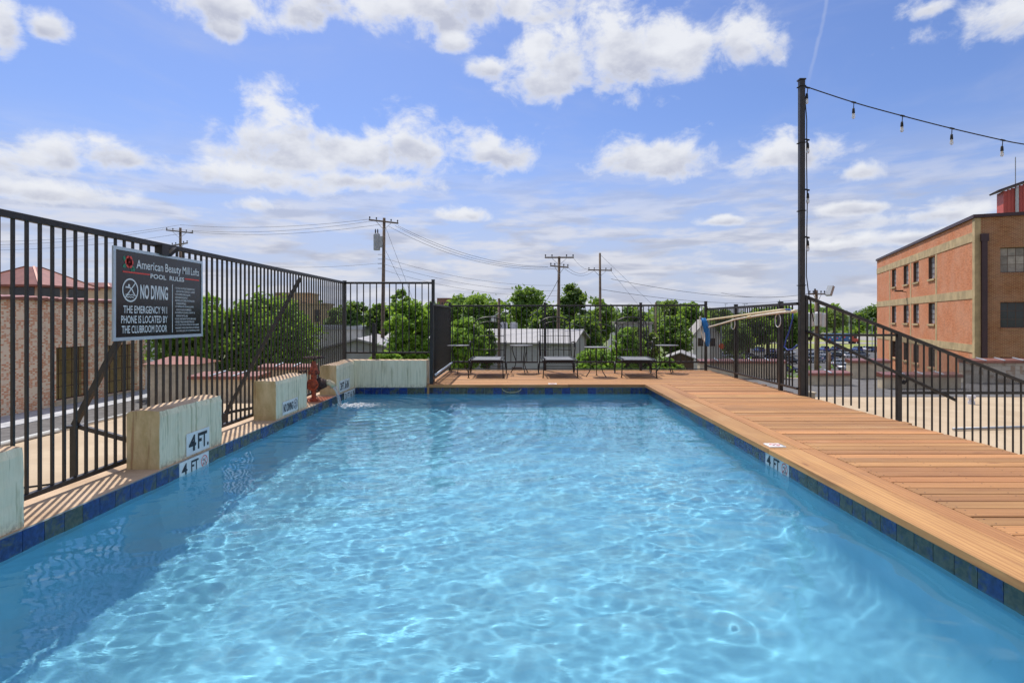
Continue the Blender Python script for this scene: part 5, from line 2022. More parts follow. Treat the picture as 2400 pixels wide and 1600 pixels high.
# side windows: pale blinds behind dark bars
for (u0, u1, z0, z1) in holes:
    fr = MB()
    x_ = 0.20
    for (a, c_, e, g) in ((u0, u1, z0, z0 + 0.05), (u0, u1, z1 - 0.05, z1), (u0, u0 + 0.05, z0 + 0.05, z1 - 0.05), (u1 - 0.05, u1, z0 + 0.05, z1 - 0.05)):
        fr.box(x_, x_ + 0.05, a, c_, e, g)
    w_ = fr.build('window', MAT['frame_brown'], rb, local=True)
    g_ = MB()
    g_.box(x_ + 0.03, x_ + 0.04, u0, u1, z0, z1)
    g_.build('pane', MAT['whitebox'] if z0 > -1 else MAT['window_dark'], w_, local=True)
    g_ = MB()
    g_.box(0.005, x_, u1 - 0.03, u1 - 0.002, z0 + 0.002, z1 - 0.002)
    g_.build('shade_jamb', MAT['frame_brown'], w_, local=True)  # dark lining stands in for the shade inside the window reveals
    g_ = MB()
    g_.box(0.005, x_, u0 + 0.002, u0 + 0.03, z0 + 0.002, z1 - 0.002)
    g_.build('shade_jamb', MAT['frame_brown'], w_, local=True)
    g_ = MB()
    for k in range(1, 4):
        u = u0 + (u1 - u0) * k / 4
        g_.box(x_ - 0.01, x_ + 0.028, u - 0.02, u + 0.02, z0 + 0.05, z1 - 0.05)
    for k in (1, 2, 3):
        z = z0 + (z1 - z0) * k / 4
        g_.box(x_ - 0.015, x_ + 0.02, u0 + 0.05, u1 - 0.05, z - 0.02, z + 0.02)
    g_.build('glazing_bars', MAT['frame_brown'], w_, local=True)
    s_ = MB()
    s_.box(-0.1, 0.2, u0 - 0.08, u1 + 0.08, z0 - 0.15, z0 - 0.004)
    s_.build('sill', MAT['beige'], w_, local=True)
for j, (u0, u1, z0, z1) in enumerate(fh):
    fr = MB()
    y_ = 0.16
    for (a, c_, e, g) in ((u0, u1, z0, z0 + 0.05), (u0, u1, z1 - 0.05, z1), (u0, u0 + 0.05, z0 + 0.05, z1 - 0.05), (u1 - 0.05, u1, z0 + 0.05, z1 - 0.05)):
        fr.box(a, c_, y_, y_ + 0.05, e, g)
    w_ = fr.build('window', MAT['frame_brown'], rb, local=True)
    for k in range(6):
        for q in range(3):
            g_ = MB()
            a, c_ = u0 + (u1 - u0) * k / 6, u0 + (u1 - u0) * (k + 1) / 6
            e, g = z0 + (z1 - z0) * q / 3, z0 + (z1 - z0) * (q + 1) / 3
            g_.box(a + 0.015, c_ - 0.015, y_ + 0.02, y_ + 0.03, e + 0.015, g - 0.015)
            g_.build('pane', MAT['pane_tan'] if j == 1 else MAT['window_dark'], w_, local=True)
    g_ = MB()
    for k in range(1, 6):
        u = u0 + (u1 - u0) * k / 6
        g_.box(u - 0.015, u + 0.015, y_ + 0.012, y_ + 0.034, z0 + 0.05, z1 - 0.05)
    for q in (1, 2):
        z = z0 + (z1 - z0) * q / 3
        g_.box(u0 + 0.05, u1 - 0.05, y_ + 0.010, y_ + 0.036, z - 0.015, z + 0.015)
    g_.build('glazing_bars', MAT['frame_brown'], w_, local=True)
    s_ = MB()
    nb = 28
    for k in range(nb):
        u = u0 + (u1 - u0) * k / nb
        s_.box(u + 0.006, u + (u1 - u0) / nb - 0.006, -0.03, 0.12, z0 - 0.19, z0 - 0.01)
    s_.build('brick_sill', MAT['brick_brown'], w_, local=True)
b = MB()
b.bar((-0.02, 17.6, 3.75), (-0.5, 17.6, 3.85), 0.06, 0.06)
b.box(-0.95, -0.3, 17.4, 17.8, 3.8, 3.95)
b.build('wall_lamp', MAT['frame_brown'], rb, local=True)
# red ribbed penthouse on that roof
ph_ = thing('roof_penthouse', 'red ribbed metal penthouse on the orange brick warehouse', 'penthouse', (46.9, 55, TOPZ), RA)
b = MB()
for k in range(60):
    u = k * 0.3
    b.box(u, u + 0.24, 0, 0.1, 0, 5.6 + min(u, 18 - u) * 0.36)
    b.box(u + 0.24, u + 0.3, 0.03, 0.1, 0, 5.6 + min(u, 18 - u) * 0.36)
b.box(0, 0.1, 0.1, 1.6, 0, 5.6)
b.box(17.9, 18, 0.1, 1.6, 0, 5.6)
b.build('wall', MAT['red_metal'], ph_, local=True)
b = MB()
b.bar((-0.5, 0.75, 5.6), (9, 0.75, 9.0), 2.3, 0.16)
b.bar((18.5, 0.75, 5.6), (9, 0.75, 9.0), 2.3, 0.16)
b.build('roof', MAT['maroon'], ph_, local=True)
b = MB()
b.tube([(1.0, -0.12, 0), (1.0, -0.12, 5.8)], 0.14, 8)
b.build('downpipe', MAT['pipe'], ph_, local=True)
for u in (1.2, 3.6):
    b = MB()
    b.tube([(u, 0.8, 5.8), (u, 0.8, 8.6 + u * 0.3)], 0.04, 6)
    b.build('lightning_rod', MAT['galv'], ph_, local=True)


# =================================================================== BUILDINGS IN THE MIDDLE DISTANCE
def house(name, label, cx, cy, wd, dp, ze, zr, wall, roof, rot=0.0, ridge='x', cat='building', gable=True, windows=()):
    t = thing(name, label, cat, (cx, cy, GZ), rot)
    b = MB()
    b.box(-wd / 2, wd / 2, -dp / 2, dp / 2, 0, ze - GZ)
    if gable:
        if ridge == 'x':
            for s in (-1, 1):
                b.prism([(-dp / 2, ze - GZ), (dp / 2, ze - GZ), (0, zr - GZ)], s * wd / 2 - (0.0 if s < 0 else 0.2), s * wd / 2 + (0.2 if s < 0 else 0.0), 0, 'X')
        else:
            for s in (-1, 1):
                b.prism([(-wd / 2, ze - GZ), (wd / 2, ze - GZ), (0, zr - GZ)], s * dp / 2 - (0.0 if s < 0 else 0.2), s * dp / 2 + (0.2 if s < 0 else 0.0), 0, 'Y')
    b.build('wall', MAT[wall], t, local=True)
    b = MB()
    if gable:
        o_ = 0.4
        if ridge == 'x':
            sl_ = (zr - ze) / (dp / 2)
            b.bar((0, -dp / 2 - o_, ze - GZ - o_ * sl_ + 0.1), (0, 0.0, zr - GZ + 0.1), wd + 2 * o_, 0.14)
            b.bar((0, dp / 2 + o_, ze - GZ - o_ * sl_ + 0.1), (0, 0.0, zr - GZ + 0.1), wd + 2 * o_, 0.14)
        else:
            sl_ = (zr - ze) / (wd / 2)
            b.bar((-wd / 2 - o_, 0, ze - GZ - o_ * sl_ + 0.1), (0, 0, zr - GZ + 0.1), dp + 2 * o_, 0.14)
            b.bar((wd / 2 + o_, 0, ze - GZ - o_ * sl_ + 0.1), (0, 0, zr - GZ + 0.1), dp + 2 * o_, 0.14)
    else:
        b.box(-wd / 2 - 0.15, wd / 2 + 0.15, -dp / 2 - 0.15, -dp / 2 + 0.25, ze - GZ, ze - GZ + 0.35)
        b.box(-wd / 2 - 0.15, wd / 2 + 0.15, dp / 2 - 0.25, dp / 2 + 0.15, ze - GZ, ze - GZ + 0.35)
        b.box(-wd / 2 - 0.15, -wd / 2 + 0.25, -dp / 2 + 0.25, dp / 2 - 0.25, ze - GZ, ze - GZ + 0.35)
        b.box(wd / 2 - 0.25, wd / 2 + 0.15, -dp / 2 + 0.25, dp / 2 - 0.25, ze - GZ, ze - GZ + 0.35)
        b.box(-wd / 2 + 0.25, wd / 2 - 0.25, -dp / 2 + 0.25, dp / 2 - 0.25, ze - GZ - 0.1, ze - GZ + 0.05)
    b.build('roof', MAT[roof], t, local=True)
    for (u, z, w_, h_) in windows:
        b = MB()
        b.box(u - w_ / 2, u + w_ / 2, -dp / 2 - 0.06, -dp / 2 + 0.05, z - GZ, z + h_ - GZ)
        f_ = b.build('window', MAT['frame_brown'], t, local=True)
        b = MB()
        b.box(u - w_ / 2 + 0.1, u + w_ / 2 - 0.1, -dp / 2 - 0.075, -dp / 2 - 0.061, z + 0.1 - GZ, z + h_ - 0.1 - GZ)
        b.build('pane', MAT['window_dark'], f_, local=True)
    return t


house('warehouse', 'long pale flat roofed building behind the big tree', -21.0, 64, 10, 12, 0.1, 0, 'pale_wall', 'galv', gable=False)
house('warehouse', 'corrugated grey shed with white roof behind the far fence corner', -13.2, 50, 8.2, 12, -1.55, -0.45, 'siding', 'pale_roof', 0.12, 'y')
house('warehouse', 'white roofed shed beside the first utility pole', -9.0, 58, 7, 8, -0.7, -0.2, 'pale_wall', 'pale_roof', 0.05, 'x')
gm = house('metal_building', 'grey metal building with broad pale roof beyond the fence', 1.6, 53, 8.2, 12, -0.85, 0.1, 'siding', 'pale_roof', -0.22, 'x', windows=((-2.6, -4.4, 1.2, 1.0), (-0.4, -4.4, 0.9, 1.6)))
for (px, lb) in ((1181, 'left of two pale rooftop cooling units on the grey metal building'), (1204, 'right of two pale rooftop cooling units on the grey metal building')):
    p = at(px, 771, 57)
    t = thing('cooling_unit', lb, 'cooling unit', p, 0, 'rooftop cooling units')
    b = MB()
    b.box(p.x - 0.36, p.x + 0.36, p.y - 0.36, p.y + 0.36, p.z - 1.0, p.z + 0.62)
    b.build('casing', MAT['whitebox'], t)
    for k in range(5):
        s_ = MB()
        s_.box(p.x - 0.32 + k * 0.13, p.x - 0.25 + k * 0.13, p.y - 0.375, p.y - 0.361, p.z - 0.1, p.z + 0.55)
        s_.build('grille', MAT['galv'], t)
    s_ = MB()
    s_.lathe([(0.3, 0), (0.3, 0.06), (0.22, 0.07)], (p.x, p.y, p.z + 0.62), 12)
    s_.build('fan_cowl', MAT['galv'], t)
house('bungalow', 'low grey building with dark window openings behind the right lounger', 17.9, 92, 5.8, 7, 0.35, 0.9, 'siding', 'shingle', 0, gable=False, windows=((-1.8, -1.0, 0.8, 0.9), (0.2, -1.0, 0.8, 0.9), (1.9, -1.0, 0.8, 0.9)))
house('white_house', 'white house with grey gable roof at the end of the far fence', 33.6, 104, 4.6, 9, -1.8, 0.9, 'pale_wall', 'shingle', -0.15, 'y', 'house', windows=((-1.0, -3.6, 0.9, 1.4), (1.0, -3.6, 0.9, 1.4), (0, -0.9, 0.8, 1.0)))
house('shed', 'brown timber shed with pale roof beside the street', 24.0, 84, 3.6, 7, -4.4, -3.7, 'frame_brown', 'pale_roof', -0.3, 'y', 'shed')
house('office_block', 'tan brick office block rising behind the left fence', -50.5, 130, 7.5, 8, 6.6, 0, 'tan_wall', 'tan_wall', 0.1, gable=False, windows=((-2, 3.2, 0.9, 1.6), (0.5, 3.2, 0.9, 1.6), (2.4, 3.2, 0.9, 1.6), (-2, 0.4, 0.9, 1.6), (0.5, 0.4, 0.9, 1.6)))
house('office_block', 'lower tan wing of the office block behind the left fence', -44.9, 126, 6.0, 8, 4.2, 0, 'tan_wall', 'tan_wall', 0.1, gable=False, windows=((1.3, 0.5, 1.0, 2.6), (-1.4, 0.5, 1.0, 1.6)))
house('tower_block', 'distant red brick tower on the horizon', -78, 600, 14, 12, 22.2, 0, 'red_far', 'red_far', 0, gable=False, windows=tuple((u, z, 1.6, 2.2) for u in (-4.5, -1.5, 1.5, 4.5) for z in (8, 12, 16)))
house('tower_block', 'distant grey block beside the red tower on the horizon', -69.5, 590, 7, 10, 15, 0, 'siding', 'siding', 0, gable=False, windows=tuple((u, z, 1.4, 2.0) for u in (-2, 1.5) for z in (5, 9)))
house('far_house', 'distant house with brown roof beyond the pale road', 252, 430, 12, 10, -1.2, 1.4, 'pale_wall', 'brown_roof', 0, 'x', 'house')
house('far_house', 'small distant house with grey roof left of the brown roofed one', 228, 440, 8, 9, -2.4, 0.2, 'siding', 'shingle', 0, 'x', 'house')


# =================================================================== UTILITY POLES AND WIRES
def pole_thing(label, base, topz, r, arms=(), lean=0.0):
    x, y = base
    t = thing('utility_pole', label, 'utility pole', (x, y, GZ), 0, 'wooden utility poles')
    b = MB()
    b.tube([(x - lean, y, GZ), (x - lean * 0.5, y, (GZ + topz) / 2), (x, y, topz)], [r * 1.25, r * 1.1, r * 0.8], 10)
    b.build('shaft', MAT['wood_pole'], t, smooth=True)
    for (dz, half, yaw, drop) in arms:
        z = topz - dz
        c_, s_ = math.cos(yaw), math.sin(yaw)
        b = MB()
        b.bar((x - half * c_, y - half * s_ - 0.15, z + drop), (x + half * c_, y + half * s_ - 0.15, z - drop), 0.11, 0.13)
        a_ = b.build('crossarm', MAT['wood_arm'], t)
        br = MB()
        for sg in (-1, 1):
            br.bar((x, y - 0.18, z - 0.75), (x + sg * half * 0.5 * c_, y + sg * half * 0.5 * s_ - 0.18, z - sg * drop * 0.5 - 0.08), 0.035, 0.035)
        br.build('arm_brace', MAT['galv'], a_)
        for q in (-0.95, -0.5, 0.5, 0.95):
            i_ = MB()
            px, py, pz = x + q * half * c_, y + q * half * s_ - 0.15, z + 0.06 - q * drop
            i_.lathe([(0.03, 0), (0.03, 0.08), (0.075, 0.09), (0.05, 0.14), (0.075, 0.16), (0.045, 0.24)], (px, py, pz), 8)
            i_.build('insulator', MAT['porcelain'], a_)
    return t


def ptop(px, py, Y):
    return at(px, py, Y)


P1 = ptop(900.5, 511, 52)
P2 = ptop(1310.5, 601, 55)
P3 = ptop(1406, 593, 66)
P4 = ptop(423, 534, 65)
P5 = ptop(1169.5, 699, 45)
P6 = ptop(1537, 708, 78)
P7 = ptop(1913, 680, 52)
u1 = pole_thing('tall utility pole with grey transformer above the far fence corner', (P1.x, P1.y), P1.z, 0.16, ((0.35, 1.35, 0.5, 0.05),), lean=0.25)
u2 = pole_thing('utility pole with two crossarms behind the middle lounger', (P2.x, P2.y), P2.z, 0.16, ((0.12, 1.4, 0.0, 0.0), (1.0, 0.95, -0.5, 0.12)), lean=0.2)
u3 = pole_thing('slim utility pole with one crossarm right of the pine', (P3.x, P3.y), P3.z, 0.15, ((2.0, 1.45, 0.25, 0.0),), lean=-0.1)
u4 = pole_thing('utility pole with two crossarms above the rules sign', (P4.x, P4.y), P4.z, 0.17, ((0.45, 1.4, 0.2, 0.12), (1.9, 1.5, -0.5, -0.05)))
u5 = pole_thing('short thick pole with a white lamp behind the left lounger', (P5.x, P5.y), P5.z, 0.13)
u6 = pole_thing('plain pole standing left of the white house', (P6.x, P6.y), P6.z, 0.14)
u7 = pole_thing('dark pole with floodlight and pale transformers right of the tall post', (P7.x, P7.y), P7.z, 0.16, ((0.35, 0.75, 0.1, 0.0),))
b = MB()
b.lathe([(0.29, -1.55), (0.3, -1.5), (0.3, -0.15), (0.24, -0.05), (0.1, 0)], (P1.x - 0.65, P1.y - 0.1, P1.z - 1.4), 14)
b.box(P1.x - 0.4, P1.x - 0.1, P1.y - 0.25, P1.y + 0.05, P1.z - 2.7, P1.z - 1.7)
tr_ = b.build('transformer', MAT['galv'], u1, smooth=False)
for q in (-0.12, 0.08):
    b = MB()
    b.lathe([(0.05, 0), (0.07, 0.06), (0.05, 0.12), (0.07, 0.18), (0.04, 0.4)], (P1.x - 0.65 + q, P1.y - 0.1, P1.z - 1.42), 8)
    b.build('bushing', MAT['porcelain'], tr_)
for k in range(4):
    b = MB()
    b.bar((P1.x - 0.55, P1.y - 0.1, P1.z - 3.35 - k * 0.42), (P1.x + 0.12, P1.y - 0.1, P1.z - 3.35 - k * 0.42), 0.04)
    b.build('step_bracket', MAT['galv'], u1)
b = MB()
b.box(P5.x - 0.62, P5.x - 0.22, P5.y - 0.25, P5.y + 0.05, P5.z - 1.85, P5.z - 1.4)
b.bar((P5.x - 0.4, P5.y - 0.1, P5.z - 1.4), (P5.x, P5.y - 0.1, P5.z - 1.15), 0.06)
b.build('lamp', MAT['whitebox'], u5)
for (dx_, dz_2) in ((-0.72, -2.05), (-0.02, -2.0), (0.45, -2.1)):
    b = MB()
    b.lathe([(0.28, -1.25), (0.29, -1.2), (0.29, -0.1), (0.22, 0), (0.1, 0.02)], (P7.x + dx_, P7.y - 0.35, P7.z + dz_2), 14)
    tr_ = b.build('transformer', MAT['whitebox'], u7)
    b = MB()
    b.lathe([(0.05, 0), (0.07, 0.06), (0.05, 0.12), (0.04, 0.3)], (P7.x + dx_, P7.y - 0.35, P7.z + dz_2), 8)
    b.build('bushing', MAT['porcelain'], tr_)
b = MB()
b.bar((P7.x, P7.y - 0.2, P7.z - 0.35), (P7.x + 0.85, P7.y - 0.2, P7.z - 0.3), 0.08)
b.bar((P7.x + 0.85, P7.y - 0.45, P7.z - 0.5), (P7.x + 1.2, P7.y - 0.3, P7.z + 0.35), 0.55, 0.28)
b.build('floodlight', MAT['galv'], u7)
b = MB()
b.bar((P7.x - 0.1, P7.y - 0.25, P7.z - 0.25), (P7.x - 1.2, P7.y - 0.3, P7.z - 0.4), 0.06)
b.bar((P7.x - 0.25, P7.y - 0.25, P7.z - 0.35), (P7.x - 0.25, P7.y - 0.25, P7.z + 0.12), 0.12)
b.build('cutout_arm', MAT['porcelain'], u7)
sb = at(1942, 826, 60)
b = MB()
b.tube([(sb.x, sb.y, GZ), (sb.x, sb.y, sb.z)], [0.26, 0.22], 10)
tag(b.build('cut_pole', MAT['wood_pole'], smooth=True), 'thick cut off wooden pole stub beside the transformer pole', 'pole')


def wire(label, A, B, sag=0.8, r=0.015, n_=16):
    A, B = Vector(A), Vector(B)
    b = MB()
    b.tube([A.lerp(B, t) - Vector((0, 0, sag * 4 * t * (1 - t))) for t in np.linspace(0, 1, n_)], r, 4)
    return tag(b.build('power_line', MAT['wire'], smooth=True), label, 'wire', 'overhead power lines')


def off(P, dx=0, dz=0, dy=0):
    return P + Vector((dx, dy, dz))


wire('topmost wire between the left pole and the transformer pole', off(P4, -0.1, 0.35), off(P1, -1.2, -0.2, -0.5), 0.5)
wire('second wire between the left pole and the transformer pole', off(P4, -1.3, -0.1), off(P1, -0.6, -0.2), 0.7)
wire('lowest wire between the left pole and the transformer pole', off(P4, 1.3, -0.45), off(P1, -0.1, -0.55), 0.6)
for i, (a, z) in enumerate(((-1.35, -0.1), (-0.2, 0.3), (1.3, -0.45))):
    wire(['first wire running left out of the picture from the left pole', 'middle wire running left out of the picture from the left pole', 'last wire running left out of the picture from the left pole'][i],
         off(P4, a, z), at(-260, [568, 560, 583][i], 58), 0.9)
wire('upper of three wires sagging from transformer pole to double crossarm pole', off(P1, 1.25, -0.7), off(P2, -1.1, -1.0), 0.9)
wire('middle of three wires sagging from transformer pole to double crossarm pole', off(P1, 1.0, -0.7), off(P2, -0.8, -1.05), 1.1)
wire('lower of three wires sagging from transformer pole to double crossarm pole', off(P1, 0.4, -0.75), off(P2, -0.2, -1.2), 1.2)
wire('upper wire from double crossarm pole to slim pole', off(P2, 1.35, -0.1), off(P3, -1.3, -1.9), 0.3)
wire('middle wire from double crossarm pole to slim pole', off(P2, 0.9, -1.1), off(P3, -1.2, -1.95), 0.5)
wire('lower wire from double crossarm pole to slim pole', off(P2, 0.5, -1.15), off(P3, -0.6, -1.95), 0.7)
wire('guy wire from the slim pole top down to the right', off(P3, 0.05, -0.2), off(P3, 9.5, -9.0, 1), 0.0, 0.012)
wire('guy wire from the slim pole crossarm down to the right', off(P3, 1.2, -2.0), off(P3, 7.5, -9.5, 1), 0.0, 0.012)
wire('guy wire from the transformer pole down to the right', off(P1, 0.15, -0.9), off(P1, 3.4, -9.5), 0.0, 0.012)
wire('second guy wire from the transformer pole down to the right', off(P1, 0.15, -3.0), off(P1, 2.6, -8.0), 0.0, 0.012)
for i in range(3):
    wire(['upper faint cable from transformer pole to the pine', 'middle faint cable from transformer pole to the pine', 'lower faint cable from transformer pole to the pine'][i],
         off(P1, 0.1, -3.7 - i * 0.55), at(1330, 668 + i * 12, 62), 0.8, 0.012)
wire('faint cable from left pole to transformer pole below the sign height', off(P4, 0, -3.2), off(P1, -0.1, -4.1), 0.8, 0.012)
wire('thick service cable hanging from double crossarm pole to left', off(P2, -0.1, -2.2), at(1240, 740, 50), 0.6, 0.032)
wire('thick service cable crossing below the slim pole', at(1330, 752, 56), at(1420, 774, 66), 0.3, 0.035)
wire('thick service cable between slim pole and street pole', at(1416, 760, 66), at(1540, 735, 78), 1.0, 0.032)
wire('upper faint cable running right from slim pole', off(P3, 1.3, -3.0), at(1890, 690, 110), 1.2, 0.025)
wire('lower faint cable running right from slim pole', off(P3, 0.1, -4.2), at(1890, 700, 110), 1.2, 0.025)
wire('cable from the floodlight pole to the left', off(P7, -1.1, -0.4), at(1690, 686, 70), 0.4, 0.02)


# =================================================================== TREES
def leaf_mesh(name, pts, nrm, size, mat_, seed):
    r = np.random.default_rng(seed)
    n_ = len(pts)
    rnd = r.normal(size=(n_, 3))
    nr_ = nrm * 0.7 + rnd * 0.75 + np.array([0, 0, 0.35])
    nr_ /= np.linalg.norm(nr_, axis=1, keepdims=True) + 1e-9
    t = np.cross(nr_, r.normal(size=(n_, 3)))
    t /= np.linalg.norm(t, axis=1, keepdims=True) + 1e-9
    bt = np.cross(nr_, t)
    s = size * r.uniform(0.6, 1.35, (n_, 1))
    a = pts + t * s
    c = pts - t * s
    bb = pts + bt * s * 0.55 + nr_ * s * 0.15
    d = pts - bt * s * 0.55 + nr_ * s * 0.15
    v = np.stack([a, bb, c, d], 1).reshape(-1, 3).astype(np.float32)
    me = bpy.data.meshes.new(name)
    me.vertices.add(len(v))
    me.vertices.foreach_set('co', v.ravel())
    me.loops.add(len(v))
    me.loops.foreach_set('vertex_index', np.arange(len(v), dtype=np.int32))
    me.polygons.add(n_)
    me.polygons.foreach_set('loop_start', np.arange(0, len(v), 4, dtype=np.int32))
    me.materials.append(mat_)
    me.update()
    me.validate()
    return me


def tree(label, cx, cy, zt, zb, rx, leaf, count, size, seed, name='leafy_tree', gz=GZ, squash=1.0, clumps=None, layered=False, group='trees beyond the fences', spread=0.26):
    """crown between zb and zt; trunk and limbs down to the ground"""
    r = np.random.default_rng(seed)
    t = thing(name, label, 'bush' if 'bush' in name or 'shrub' in name else 'tree', (cx, cy, gz), 0, group)
    rz_ = (zt - zb) / 2
    zc = (zt + zb) / 2
    nc = int(1.9 * (clumps or int(16 + 10 * rx)))
    spread = spread * 0.72
    cc = []
    while len(cc) < nc:
        p = r.uniform(-1, 1, 3)
        q = np.linalg.norm(p)
        if q > 1 or q < 0.35 or p[2] < -0.85:
            continue
        # crown narrower at its foot, uneven all round
        k = 0.78 + 0.22 * math.sin(3.1 * math.atan2(p[1], p[0]) + seed) + 0.12 * r.normal()
        p = p * np.array([k, k, 1])
        if layered:
            p[:2] *= 1.0 - 0.45 * max(0, p[2]) + 0.12 * r.normal()
        cc.append(p)
    cc = np.array(cc) * np.array([rx * 0.86, rx * 0.86 * squash, rz_ * 0.86]) + np.array([cx, cy, zc])
    per = count // nc
    cr = spread * min(rx, rz_ * 1.3) * r.uniform(0.65, 1.35, nc)
    pts, nr_ = [], []
    for c_, rad in zip(cc, cr):
        g = r.normal(size=(per, 3))
        g /= np.linalg.norm(g, axis=1, keepdims=True)
        rr_ = rad * r.uniform(0.35, 1.12, (per, 1)) ** 0.6
        q = g * rr_ * np.array([1.25, 1.25, 0.8 if not layered else 0.5])
        stray = r.uniform(size=(per, 1)) < 0.10
        q = np.where(stray, q * r.uniform(1.2, 2.1, (per, 1)), q)
        pts.append(c_ + q)
        nr_.append(g)
    # twigs sticking out
    pts = np.concatenate(pts)
    nr_ = np.concatenate(nr_)
    o = bpy.data.objects.new('crown', leaf_mesh('crown', pts, nr_, size, LEAF[leaf], seed))
    COL.objects.link(o)
    attach(o, t)
    b = MB()
    h = zc - gz
    tr = max(0.10, rx * 0.075)
    b.tube([(cx, cy, gz), (cx + 0.1 * tr, cy, gz + h * 0.3), (cx - 0.5 * tr, cy, gz + h * 0.65), (cx, cy, zc + rz_ * 0.35)], [tr * 1.4, tr, tr * 0.8, tr * 0.25], 8)
    for i in r.choice(nc, min(nc, 9), replace=False):
        c_ = cc[i]
        z0 = zb + (c_[2] - zb) * 0.3
        z0 = max(z0, gz + h * 0.4)
        m_ = Vector((cx, cy, z0)).lerp(Vector(c_), 0.5) + Vector((0, 0, 0.12 * rx))
        b.tube([(cx - 0.2 * tr, cy, z0 - 0.1), m_, tuple(c_)], [tr * 0.5, tr * 0.32, tr * 0.1], 5)
    b.build('trunk', MAT['bark'], t, smooth=True)
    return t


def ptree(label, px, top, bot, hw, Y, leaf, count, size, seed, **k):
    p = at(px, top, Y)
    zb = CAMZ + (746 - bot) * Y / FPX
    return tree(label, p.x, Y, p.z, zb, hw * Y / FPX, leaf, count, size, seed, **k)


ptree('dense bright green tree behind the rules sign', 462, 692, 905, 112, 31, 'bright', 17000, 0.135, 11, clumps=60)
ptree('dense bright green tree left of the tan office block', 620, 682, 905, 122, 33, 'bright', 19000, 0.14, 12, clumps=66)
ptree('small dark round tree seen through the fence corner', 832, 705, 800, 48, 72, 'dark', 5000, 0.26, 13)
ptree('tall bright green tree with thin leafy top behind the far concrete wall', 955, 695, 890, 72, 38, 'bright', 12000, 0.15, 14, clumps=46)
ptree('thin spindly treetop above the bright tree at the far wall', 938, 662, 770, 30, 38.5, 'mid', 1900, 0.13, 15, clumps=22, name='slender_tree', spread=0.2)
ptree('dark leafy tree behind the transformer pole', 893, 708, 800, 40, 60, 'dark', 5000, 0.24, 16)
ptree('bright bush low behind the far concrete wall', 905, 822, 880, 46, 26, 'bright', 4000, 0.10, 17, name='bush')
ptree('bright yellow green bush at the dense side railing', 1090, 728, 905, 58, 24, 'bright', 11000, 0.105, 18, name='bush')
ptree('dark shrub behind the left lounger', 1142, 762, 900, 33, 26, 'dark', 6500, 0.085, 19, name='shrub')
ptree('broad mid green tree behind the left lounger', 1130, 686, 800, 78, 82, 'mid', 7500, 0.30, 20)
ptree('pale green tree left of the pine', 1238, 664, 780, 58, 84, 'mid', 6500, 0.30, 21)
ptree('dark layered pine behind the double crossarm pole', 1342, 650, 800, 46, 76, 'dark', 7000, 0.24, 22, layered=True, name='pine_tree', spread=0.3)
ptree('mid green tree right of the pine', 1402, 694, 810, 48, 80, 'mid', 5500, 0.28, 23)
ptree('shadowy tree behind the middle side table', 1372, 728, 880, 62, 62, 'dark', 8000, 0.22, 24)
ptree('dark tree behind the grey metal building', 1282, 718, 800, 50, 70, 'dark', 5500, 0.26, 25)
ptree('bright bush at the fence behind the third side table', 1395, 812, 905, 56, 21, 'bright', 6500, 0.085, 26, name='bush')
ptree('pale bush climbing behind the right lounger', 1470, 765, 890, 44, 40, 'bright', 5500, 0.14, 27, name='bush')
ptree('olive tree in front of the low grey building', 1500, 758, 880, 50, 52, 'olive', 7000, 0.18, 28)
ptree('low bush near the fence right of the right lounger', 1560, 838, 890, 45, 30, 'mid', 4500, 0.12, 29, name='bush')
ptree('round green tree left of the white house', 1582, 732, 850, 50, 92, 'mid', 6500, 0.30, 30)
ptree('dark green tree on the horizon left of the street pole', 1480, 714, 790, 52, 130, 'dark', 3500, 0.48, 31)
ptree('tall grey green tree on the horizon above the right lounger', 1572, 700, 790, 40, 150, 'olive', 3500, 0.5, 32)
ptree('wide tree on the horizon above the white house', 1620, 702, 800, 46, 140, 'mid', 3800, 0.48, 33)
ptree('light topped tree behind the blue net', 1688, 716, 830, 42, 128, 'mid', 4500, 0.42, 34)
ptree('dark spreading tree in the middle of the right fence', 1752, 730, 815, 62, 150, 'dark', 6500, 0.44, 35)
ptree('dark tree left of the near fence post', 1800, 722, 812, 44, 160, 'dark', 4500, 0.48, 36)
ptree('bright tree beside the tall post', 1848, 720, 830, 36, 140, 'mid', 4500, 0.42, 37)
ptree('small dark tree on the hill right of the transformers', 1955, 722, 772, 40, 330, 'olive', 2600, 0.8, 38)
ptree('dark green tree at the foot of the orange building', 2012, 728, 775, 34, 360, 'dark', 2400, 0.85, 39)
ptree('dark green tree touching the edge of the orange building', 2046, 712, 775, 34, 340, 'dark', 2600, 0.85, 40)
ptree('bright tree low beside the grey metal building', 1450, 800, 890, 30, 44, 'bright', 4000, 0.14, 41, name='bush')
ptree('mid green tree filling the gap left of the street pole', 1520, 735, 830, 40, 105, 'mid', 4200, 0.36, 42)
ptree('green tree between the tan wing and the dark round tree', 790, 716, 800, 34, 110, 'mid', 3600, 0.38, 43)
ptree('broad bright tree behind the far concrete wall to the right', 1010, 706, 830, 52, 62, 'bright', 6500, 0.24, 44)
ptree('mid green tree above the dense side railing', 1078, 690, 790, 46, 90, 'mid', 4800, 0.32, 45)
ptree('dark trees under the leaf net poles', 1722, 752, 835, 46, 118, 'dark', 4500, 0.36, 46)

